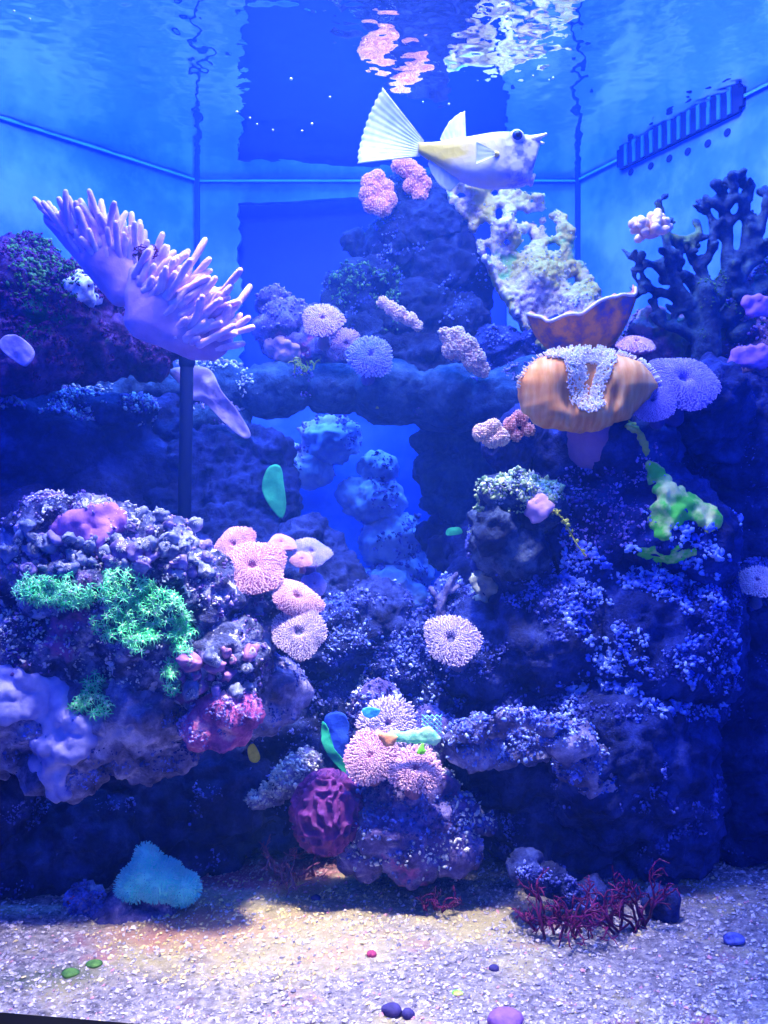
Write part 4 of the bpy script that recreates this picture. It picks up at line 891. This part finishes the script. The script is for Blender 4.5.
patch([(30, 672), (62, 690), (60, 712), (84, 722), (92, 740), (80, 752), (70, 770), (60, 795), (48, 805), (42, 782), (34, 760), (30, 742), (50, 738), (44, 722), (22, 712), (2, 722), (-6, 700), (-6, 672)], softmat('sheet_pale', (.16, .18, .55), (.46, .46, .86), 26), 'encrusting_sponge', 'pale lilac drapery of sponge over the front of the overhang', 'sponge', rpx=9, step=6, seed=5, bump_=.010, freq=26)
patch([(527, 505), (538, 497), (548, 498), (551, 506), (545, 516), (534, 522), (527, 516)], softmat('sponge_pink', (.55, .30, .50), (.75, .48, .62), 30), 'ball_sponge', 'small smooth pink oval sponge on the green crusted knoll', 'sponge', rpx=5, step=3, seed=6, bump_=.0006, sink=-.4, dd=1.05)
patch([(70, 268), (88, 270), (96, 282), (104, 300), (92, 306), (80, 304), (70, 294), (64, 280)], softmat('shell_white', (.35, .35, .55), (.92, .90, .88), 60, stops=(.4, .55)), 'shell', 'crumpled white shell fragment left of the finger coral', 'shell', rpx=4, step=4, seed=7, bump_=.006, dd=1.1, freq=70)
patch([(262, 350), (270, 335), (280, 338), (292, 345), (300, 352), (292, 362), (274, 360)], softmat('coral_rose', (.50, .28, .50), (.80, .50, .60), 50), 'encrusting_coral', 'pale rose coral lump at the end of the finger coral', 'coral', rpx=5, step=4, seed=8, bump_=.006, dd=1.24)
patch([(748, 300), (768, 296), (772, 312), (756, 316), (744, 312)], M['sheet_purple'], 'shelf_coral', 'violet shelf coral on the right edge, upper of two', 'coral', rpx=5, seed=21, bump_=.003, tol=-1, dd=1.1)
patch([(728, 354), (745, 344), (768, 346), (772, 364), (748, 366), (732, 366)], M['sheet_purple'], 'shelf_coral', 'violet shelf coral on the right edge, lower of two', 'coral', rpx=5, seed=21, bump_=.003, tol=-1, dd=1.1)
sheet([(324, 720), (334, 712), (346, 716), (350, 735), (346, 755), (338, 762), (328, 750)], 1.1, softmat('blade_blue', (.01, .05, .65), (.03, .12, .9), 20), 'seaweed_blade', 'deep blue rounded blade behind the rubble tower', 'seaweed', th=.004)
sheet([(322, 722), (328, 728), (332, 745), (342, 758), (352, 770), (346, 774), (332, 760), (322, 742)], 1.085, M['algae_teal'], 'seaweed_blade', 'teal green edged blade in front of the deep blue one', 'seaweed', th=.003)
sheet([(248, 748), (254, 744), (260, 756), (257, 762), (250, 760)], 1.08, M['crust_yellow'], 'seaweed_blade', 'small yellow green blade below the magenta rock', 'seaweed', th=.002)
patch([(386, 740), (392, 730), (412, 732), (428, 726), (440, 738), (436, 746), (420, 744), (404, 742)], softmat('coral_neon', (.15, .85, .45), (.55, 1.0, .6), 60), 'encrusting_coral', 'neon green strip of coral between the pale pink cushions', 'coral', rpx=3.4, step=3, seed=9, bump_=.002, sink=0, tol=-1, dd=.982)
patch([(378, 736), (386, 732), (396, 736), (396, 746), (386, 746)], softmat('coral_apricot', (.75, .30, .14), (.9, .45, .25), 60), 'encrusting_coral', 'small apricot coral patch left of the neon strip', 'coral', rpx=3.6, step=3, seed=10, bump_=.002, sink=0, tol=-1, dd=.975)
patch([(417, 745), (424, 744), (425, 752), (418, 754)], softmat('coral_lime', (.15, .8, .05), (.3, .95, .1), 60), 'encrusting_coral', 'tiny lime green dot of coral under the neon strip', 'coral', rpx=3, step=3, seed=11, bump_=.001, sink=0, tol=-1, dd=.975)
sheet([(362, 710), (370, 707), (380, 710), (376, 716), (366, 717)], 1.02, softmat('blade_cyan', (.05, .60, .75), (.12, .8, .9), 60), 'seaweed_blade', 'small cyan blade above the pale pink coral', 'seaweed', th=.002)
sheet([(448, 528), (459, 527), (462, 533), (447, 535)], 1.2, M['blade_green'], 'plastic_tag', 'small bright green square piece right of the opening', 'tag', th=.002)
patch([(472, 570), (484, 572), (492, 582), (496, 590), (486, 600), (474, 604), (470, 590)], softmat('rock_pale', (.18, .22, .20), (.45, .5, .4), 60), 'encrusting_coral', 'pale olive coral lump on the left flank of the column', 'coral', rpx=5, step=4, seed=12, bump_=.006, dd=1.05, freq=80)

# turquoise fuzzy mound on the sand
def mound():
    c0 = P(155, 890, 1.0); k = 1.0 / F; mb = MB()
    for px, py, r in ((145, 852, 8), (148, 862, 14), (147, 874, 20), (160, 880, 24), (135, 884, 17), (182, 888, 16)): mb.ball(P(px, py, 1.0), (r * k, r * .9 * k, r * k * (.95 if r < 20 else .8)), 2)
    me = remesh(mb, .003); V, N = get_vn(me); V += N * (.003 * fbm(V * 40, 3, 3))[:, None]; V[:, 2] = np.maximum(V[:, 2], .001)
    root = empty('carpet_anemone', base_of(V)); mt = softmat('anemone_teal', (.08, .80, .72), (.25, .95, .88), 60)
    o = finish(me, V, origin_of(root), 'body', mt); o.parent = root; o.location = (0, 0, 0)
    rnd = np.random.RandomState(2); idx = rnd.choice(len(V), 2600); mb = MB()
    for i in idx:
        d = N[i] + (rnd.rand(3) - .5) * .8; mb.tube([V[i], V[i] + d * .0035], [.0007, .0005], 4)
    o = mb.build('tentacles', softmat('anemone_tip', (.10, .75, .78), (.3, .9, .9), 90), root); o['kind'] = 'stuff'
    tag(root, 'fuzzy turquoise anemone mound on the sand at lower left', 'anemone')
mound()

# red seaweed tufts
M['red'] = softmat('seaweed_red', (.05, .004, .06), (.14, .01, .11), 60, .5, bmp=0)
def weed(px, py, d, h, wdt, n, label, mat, seed, r0=.0016, name='red_seaweed', ground=True):
    rnd = random.Random(seed); base = P(px, py, d) if ground is not False else np.array(hit(px, py, d)[0])
    if ground: base[2] = 0.0
    mb = MB()
    def br(p, dr, L, r, lv):
        q = [p]; 
        for s in range(3): dr = (dr + Vector([rnd.uniform(-.45, .45) for _ in range(3)])).normalized(); q.append(q[-1] + dr * L / 3)
        mb.tube([np.array(x) for x in q], [r, r * .95, r * .85, r * .7], 5)
        if lv > 0:
            for s in (1, 2, 3):
                if rnd.random() < .8: br(q[s], (dr + Vector([rnd.uniform(-1.1, 1.1) for _ in range(3)])).normalized(), L * rnd.uniform(.45, .7), r * .75, lv - 1)
    for i in range(n):
        b = Vector(base) + Vector((rnd.uniform(-wdt, wdt), rnd.uniform(-wdt, wdt) * .4, 0)); br(b, Vector((rnd.uniform(-.7, .7), rnd.uniform(-.6, .3), 1)).normalized(), h * rnd.uniform(.5, 1), r0, 3)
    o = mb.build(name, mat); tag(o, label, 'seaweed'); return o
weed(565, 932, .945, .045, .030, 11, 'branching dark red seaweed tuft, left one on the sand', M['red'], 1)
weed(622, 925, .955, .045, .026, 9, 'branching dark red seaweed tuft, right one on the sand', M['red'], 2)
weed(433, 905, 1.0, .02, .012, 6, 'tiny red seaweed sprig at the foot of the rubble tower', M['red'], 3, .0011)
weed(292, 862, 1.08, .035, .02, 9, 'dusky red seaweed beside the brain coral', softmat('seaweed_dusk', (.16, .03, .14), (.30, .14, .26), 60), 4, .0015)
weed(145, 262, 1.035, .018, .01, 4, 'small dark red seaweed caught on the finger coral', M['red'], 5, .0013, ground=None)
# yellow speckled strand on the column
mb = MB(); pts = [P(a, b_, 1.045) for a, b_ in ((556, 512), (564, 520), (570, 532), (577, 545), (586, 556))]; mb.tube(pts, .0009, 5)
rn = random.Random(4)
for k in range(30):
    t = rn.random() * 3.99; i = int(t); q = pts[i] * (1 - t + i) + pts[i + 1] * (t - i); mb.ball(q + (np.array([rn.random(), rn.random(), rn.random()]) - .5) * .006, rn.uniform(.001, .0026), 1)
tag(mb.build('algae_strand', M['crust_yellow']), 'thin yellow speckled algae strand hanging on the column', 'algae')
# yellow seaweed sprig on the ledge by the rose coral
weed(303, 375, 1.22, .022, .016, 5, 'yellow seaweed sprig lying on the ledge', M['crust_yellow'], 9, .0014, 'yellow_seaweed', False)
weed(376, 408, 1.2, .012, .003, 2, 'tiny yellow sprig under the middle of the ledge', M['crust_yellow'], 10, .0012, 'yellow_seaweed', False)
# little branching coral on the slope
mb = MB()
for pts, rr in (([(440, 620), (442, 600), (448, 585), (456, 574)], [6, 5, 4, 3]), ([(442, 605), (434, 594), (430, 588)], [4, 3, 2.5]), ([(446, 592), (454, 590), (458, 586)], [4, 3, 2.5]), ([(441, 610), (436, 606)], [4, 3])): mb.tube([P(a, b_, 1.13) for a, b_ in pts], [r * 1.13 / F for r in rr], 8)
me = remesh(mb, .002); V, N = get_vn(me); V += N * (.003 * fbm(V * 90, 3, 3))[:, None]
tag(finish(me, V, base_of(V), 'branching_coral', M['rock_lilac']), 'little dark violet branching coral sticking up at the slope', 'coral')
# dark pipe behind the finger coral
mb = MB(); mb.tube([P(187, 350, 1.2), P(186, 430, 1.2), P(184, 525, 1.2)], .0085, 16); root = empty('standpipe', P(186, 525, 1.2))
mb.build('tube', M['slot'], root); mb = MB(); mb.tube([P(187, 356, 1.2), P(187, 364, 1.2)], .0105, 16); mb.build('collar', M['slot'], root)
tag(root, 'dark vertical pipe standing behind the finger coral', 'pipe')
# piece of pale plastic netting
def netting():
    root = None; mb = MB(); c = P(432, 724, 1.03); k = 1.03 / F
    for i in range(-8, 9):
        for s in (1, -1):
            a = []; 
            for t in np.linspace(-20, 20, 9):
                x = t + i * 5.0; z = s * t * .9
                if abs(x) < 15 and abs(z) < 9.5: a.append(c + np.array([x * k, .002 * math.sin(x * .2) + s * .0004, (z - .06 * x) * k]))
            if len(a) > 1: mb.tube(a, .0007, 5)
    m, nt, b = newmat('net_cyan'); b.inputs['Base Color'].default_value = (.25, .7, .85, 1)
    tag(mb.build('plastic_netting', m), 'small pale cyan piece of plastic netting beside the neon coral', 'netting')
netting()

# ------------------------------------------------------------------ cowfish
def cowfish():
    d = 1.12; k = d / F; root = empty('cowfish', P(485, 190, d))
    m, nt, b = newmat('fish_skin')
    tc = nt.nodes.new('ShaderNodeTexCoord'); sx = nt.nodes.new('ShaderNodeSeparateXYZ'); nt.links.new(tc.outputs['Object'], sx.inputs[0])
    # pattern belongs to the fish: yellow back and flank, lavender cheek, white belly
    hz = nt.nodes.new('ShaderNodeMapRange'); nt.links.new(sx.outputs['Z'], hz.inputs[0]); hz.inputs[1].default_value = 0.012; hz.inputs[2].default_value = .036
    hx = nt.nodes.new('ShaderNodeMapRange'); nt.links.new(sx.outputs['X'], hx.inputs[0]); hx.inputs[1].default_value = .034; hx.inputs[2].default_value = -.036
    mu = nt.nodes.new('ShaderNodeMath'); mu.operation = 'MULTIPLY'; nt.links.new(hz.outputs[0], mu.inputs[0]); nt.links.new(hx.outputs[0], mu.inputs[1])
    ad = nt.nodes.new('ShaderNodeMath'); ad.operation = 'MULTIPLY_ADD'; nt.links.new(tex(nt, 35, 3), ad.inputs[0]); ad.inputs[1].default_value = .9; ad.inputs[2].default_value = -.38; 
    ad2 = nt.nodes.new('ShaderNodeMath'); ad2.operation = 'ADD'; ad2.use_clamp = True; nt.links.new(mu.outputs[0], ad2.inputs[0]); nt.links.new(ad.outputs[0], ad2.inputs[1])
    c = mix(nt, ad2.outputs[0], (.55, .53, .62), (.60, .46, .03))
    ck = nt.nodes.new('ShaderNodeMapRange'); nt.links.new(sx.outputs['X'], ck.inputs[0]); ck.inputs[1].default_value = .010; ck.inputs[2].default_value = .034
    sp = ramp(nt, tex(nt, 60, 3, off=2), [(.40, (0, 0, 0)), (.55, (1, 1, 1))]); mm = nt.nodes.new('ShaderNodeMath'); mm.operation = 'MULTIPLY'; nt.links.new(ck.outputs[0], mm.inputs[0]); nt.links.new(sp, mm.inputs[1])
    c = mix(nt, mm.outputs[0], c, (.14, .15, .60))
    nt.links.new(c, b.inputs['Base Color']); b.inputs['Roughness'].default_value = .35; bump(nt, b, tex(nt, 130, 1, 'voronoi'), .25, .002)
    st = [(418, 148, 5, 4), (428, 151, 8, 6), (440, 155, 12.5, 9), (455, 159, 19, 13), (472, 161, 23, 17), (492, 161, 26.5, 19), (510, 160, 26.5, 18), (521, 161, 25, 15), (528, 160, 24, 12), (533, 154, 17, 10), (537, 146, 9, 7), (540, 141, 4, 4)]
    xs = np.linspace(0, len(st) - 1, 46); A = np.array(st, float); ix = np.arange(len(st))
    def sm(col):
        y = np.interp(xs, ix, A[:, col]); 
        for _ in range(2): y[1:-1] = (y[:-2] + 2 * y[1:-1] + y[2:]) / 4
        return y
    X, Z, HH, HW = sm(0), sm(1), sm(2), sm(3); n = 32; V = []
    for i in range(len(xs)):
        for j in range(n):
            a = j / n * 2 * PI; ca, sa = math.cos(a), math.sin(a); e = .62
            yy = math.copysign(abs(ca) ** e, ca) * HW[i] * (1.0 + .25 * (sa < 0) * abs(sa)); zz = math.copysign(abs(sa) ** .8, sa) * HH[i]
            V.append(P(X[i], Z[i] - zz, d) + np.array([0, yy * k, 0]))
    N_ = len(xs); fc = [(i * n + j, (i + 1) * n + j, (i + 1) * n + (j + 1) % n, i * n + (j + 1) % n) for i in range(N_ - 1) for j in range(n)]
    fc += [tuple(range(n)), tuple((N_ - 1) * n + j for j in range(n))[::-1]]
    mb = MB().add(V, fc); body = mb.build('body', m, root); Vm = body.data
    pale = softmat('fish_pale', (.80, .72, .72), (.95, .90, .86), 80, .4)
    for s in (-1, 1):
        y = np.array([0, s * 8 * k, 0])
        MB().tube([P(530, 142, d) + y * .7, P(537, 140, d) + y * .8, P(545, 137 if s < 0 else 140, d) + y], [.0052, .0034, .0013], 10).build('horn', pale, root)
        ec = P(515, 142, d) + np.array([0, s * 16.5 * k, 0])
        MB().ball(ec - np.array([0, s * .0060, 0]), .0092, 3).build('eye_ring', softmat('eye_ring', (.55, .5, .75), (.7, .66, .85), 60, .3), root)
        e = MB().ball(ec - np.array([0, s * .0018, 0]), .0066, 3).build('eye', softmat('eye_blue', (.004, .01, .10), (.01, .03, .2), 60, .12, bmp=0), root)
        MB().ball(ec + np.array([.0005, s * .0024, .0]), .0038, 2).build('pupil', M['black'], e)
        g = P(492, 162, d) + np.array([0, s * 20 * k, 0]); pf = MB(); V = []
        for i in range(7):
            for j in range(7):
                u, v = i / 6, j / 6 - .5; V.append(g + np.array([-u * .022, s * (.003 + .009 * u + .002 * math.sin(v * 20)), v * (.006 + .020 * u) - .003 * u]))
        V = V + [p + np.array([0, s * .0009, 0]) for p in V]; fc = []
        for i in range(6):
            for j in range(6): a = i * 7 + j; fc += [(a, a + 1, a + 8, a + 7), (49 + a, 49 + a + 7, 49 + a + 8, 49 + a + 1)]
        ed = [j for j in range(7)] + [i * 7 + 6 for i in range(1, 7)] + [42 + j for j in range(5, -1, -1)] + [i * 7 for i in range(5, 0, -1)]
        fc += [(ed[q], ed[(q + 1) % len(ed)], 49 + ed[(q + 1) % len(ed)], 49 + ed[q]) for q in range(len(ed))]
        MB().add(V, fc).build('pectoral_fin', FIN, root)
        MB().ball(g + np.array([.002, -s * .001, .001]), (.0045, .003, .0035), 2).build('fin_base', softmat('fin_yellow', (.85, .6, .05), (.95, .75, .1), 60), root)
    # mouth
    mb = MB(); ring = [P(531.5, 180, d) + np.array([.0015 * math.cos(t) + .001, .0062 * math.sin(t) * 1.0, .0058 * math.cos(t)]) for t in np.linspace(0, 2 * PI, 17)]
    mb.tube(ring, .0021, 8); mb.ball(P(528, 178, d), (.008, .0075, .0085), 3); mb.build('mouth', softmat('fish_lips', (.45, .38, .78), (.62, .55, .86), 60, .4), root)
    def fan(root_px, tips, name, rays, th=.0010, bulge=0.0):
        """a fin: membrane with raised rays, from root points to an outer edge (pixels)"""
        V = []; nr = 12; m_ = len(tips) * 6; T = np.array(tips, float); R_ = np.array(root_px, float)
        tt = np.linspace(0, len(tips) - 1, m_); tx = np.interp(tt, range(len(tips)), T[:, 0]); ty = np.interp(tt, range(len(tips)), T[:, 1])
        for side in (-1, 1):
            for i in range(nr + 1):
                s = i / nr
                for j in range(m_):
                    u = j / (m_ - 1); rx = R_[0][0] * (1 - u) + R_[1][0] * u; ry = R_[0][1] * (1 - u) + R_[1][1] * u; sc = 1 + .012 * math.cos(u * rays * 2 * PI)
                    x = rx + (tx[j] - rx) * s * sc; y = ry + (ty[j] - ry) * s * sc; h = th * (.6 + .8 * abs(math.cos(u * rays * PI))) * (1.2 - s * .8)
                    V.append(P(x, y, d) + np.array([0, side * h + bulge * s * math.sin(u * 3), 0]))
        H = (nr + 1) * m_; fc = []
        for i in range(nr):
            for j in range(m_ - 1): a = i * m_ + j; fc += [(a, a + m_, a + m_ + 1, a + 1), (H + a, H + a + 1, H + a + m_ + 1, H + a + m_)]
        ed = list(range(m_)) + [i * m_ + m_ - 1 for i in range(1, nr + 1)] + [nr * m_ + j for j in range(m_ - 2, -1, -1)] + [i * m_ for i in range(nr - 1, 0, -1)]
        fc += [(ed[q], ed[(q + 1) % len(ed)], H + ed[(q + 1) % len(ed)], H + ed[q]) for q in range(len(ed))]
        return MB().add(V, fc).build(name, FIN, root)
    fan([(424, 141), (420, 156)], [(383, 88), (376, 98), (370, 109), (365, 122), (361, 136), (358, 150), (358, 163)], 'tail_fin', 11, bulge=.012)
    fan([(466, 139), (442, 142)], [(465, 111), (458, 114), (449, 122), (443, 132), (440, 139)], 'dorsal_fin', 6)
    fan([(430, 158), (452, 172)], [(428, 164), (432, 174), (440, 186), (450, 192), (460, 182)], 'anal_fin', 5)
    tag(root, 'white and yellow cowfish with small horns swimming right', 'fish')
m, nt, b = newmat('fin_skin'); b.inputs['Roughness'].default_value = .35
nt.links.new(ramp(nt, tex(nt, 50, 4), [(.35, (.55, .66, .95)), (.65, (.86, .90, 1.0))]), b.inputs['Base Color']); b.inputs['Alpha'].default_value = .82; FIN = m
cowfish()

# ------------------------------------------------------------------ sand grains, pebbles, bubbles
mb_v = []; rnd = np.random.RandomState(9); n = 26000
gy_ = .76 + .46 * rnd.rand(n) ** 1.1; gx_ = (rnd.rand(n) * 2 - 1) * .43 * gy_; gz = floor_z(gx_, gy_)
sz = .0006 + .0019 * rnd.rand(n) ** 3.2; sh = .5 + rnd.rand(n, 1, 3); jit = 1 + .5 * (rnd.rand(n, 6, 1) - .5)
V = OCT[0][None] * sz[:, None, None] * sh * jit; an = rnd.rand(n) * 6.28; ca, sa = np.cos(an)[:, None], np.sin(an)[:, None]
V = np.stack([V[..., 0] * ca - V[..., 1] * sa + V[..., 2] * .3, V[..., 0] * sa + V[..., 1] * ca, V[..., 2] * .8 + V[..., 0] * .2], -1)
V += np.stack([gx_, gy_, gz + sz * .4], -1)[:, None, :]
Fc = (np.array(OCT[1])[None] + (np.arange(n) * 6)[:, None, None]).reshape(-1, 3)
me = bpy.data.meshes.new('sand_grains'); me.from_pydata(V.reshape(-1, 3).tolist(), [], Fc.tolist())
gm = [softmat('grain_white', (.42, .40, .54), (.68, .66, .78), 200, bmp=0), softmat('grain_grey', (.25, .24, .34), (.5, .48, .6), 200, bmp=0), softmat('grain_dark', (.12, .12, .24), (.26, .24, .38), 200, bmp=0), softmat('grain_rose', (.5, .2, .35), (.75, .45, .55), 200, bmp=0), softmat('grain_tan', (.6, .5, .25), (.8, .7, .4), 200, bmp=0)]
so = link('sand_grains', me, gm, None, np.zeros(3)); gi = rnd.choice(5, n, p=[.57, .25, .09, .04, .05])
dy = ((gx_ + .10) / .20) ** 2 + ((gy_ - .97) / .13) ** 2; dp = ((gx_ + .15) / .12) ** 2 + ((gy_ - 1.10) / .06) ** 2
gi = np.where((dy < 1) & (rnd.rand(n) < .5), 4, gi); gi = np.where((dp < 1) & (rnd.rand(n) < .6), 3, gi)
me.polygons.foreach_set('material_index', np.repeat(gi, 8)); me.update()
tag(so, 'coarse white coral grains strewn over the sand', 'sand', kind='stuff')
def pebble(px, py, r, mat, label, flat=.7, y=None):
    d = CZ * F / (py - 512); k = d / F; c = P(px, py, d); c[2] = float(floor_z(np.array([c[0]]), np.array([c[1]]))[0]) + r * k * flat * .5
    mb = MB().ball(c, (r * k, r * k * .9, r * k * flat), 3); V = mb.verts(); mb.v = [V + (V - c) * (.35 * fbm(V * 70, 3, int(px)))[:, None]]
    tag(mb.build('pebble', mat), label, 'stone')
pb = softmat('pebble_navy', (.02, .02, .12), (.06, .05, .25), 60); pp_ = softmat('pebble_purple', (.14, .07, .36), (.24, .12, .5), 60)
pebble(505, 1026, 20, pp_, 'purple pebble at the very bottom edge, larger one', .5); pebble(392, 1016, 10, pb, 'dark pebble at the bottom edge left of the purple one'); pebble(408, 1018, 8, pb, 'small dark pebble touching the purple one side', .7)
pebble(494, 967, 5, pb, 'small dark pebble on the sand above the purple one'); pebble(316, 899, 6, pb, 'dark round pebble on sand under the brain coral'); pebble(734, 944, 12, M['crust_blue'], 'bluish pebble half sunk at right in the sand', .45)
pebble(457, 994, 6, M['algae_green'], 'bright green algae covered pebble on the sand', .4); pebble(372, 952, 5, softmat('pebble_maroon', (.2, .02, .1), (.35, .05, .18), 60), 'maroon pebble in the middle of the sand')
pebble(70, 972, 9, M['crust_green'], 'dull green pebble at lower left on the sand', .4); pebble(94, 965, 8, M['crust_green'], 'dull green flat pebble right of another green one', .4)
m, nt, b = newmat('bubble'); b.inputs['Base Color'].default_value = (.8, .9, 1, 1); b.inputs['Roughness'].default_value = .1; b.inputs['Specular IOR Level'].default_value = 1
bub = None; rn = random.Random(2)
for px, py, r in ((291, 79, 2.0), (330, 97, 1.5), (312, 124, 1.7), (302, 131, 1.4), (273, 130, 1.4), (250, 118, 1.5), (237, 112, 1.8), (257, 124, 1.2), (507, 18, 2.6), (553, 78, 1.7), (549, 80, 1.3), (533, 76, 1.4), (30, 19, 1.6), (14, 11, 1.6), (423, 102, 1.3), (449, 104, 1.5)):
    d = .95 + .1 * rn.random(); c = P(px, py, d); rr = r * d / F * .8
    if bub is None:
        mb = MB().ball((0, 0, 0), .001, 2); bub = mb.build('bubble', m, origin=(0, 0, 0))
        o = bub
    else: o = bub.copy(); COL.objects.link(o)
    o.location = c; s = rr / .001; o.scale = (s, s, s); tag(o, 'tiny pale air bubble drifting below the water surface', 'bubble', 'air bubbles near the surface')
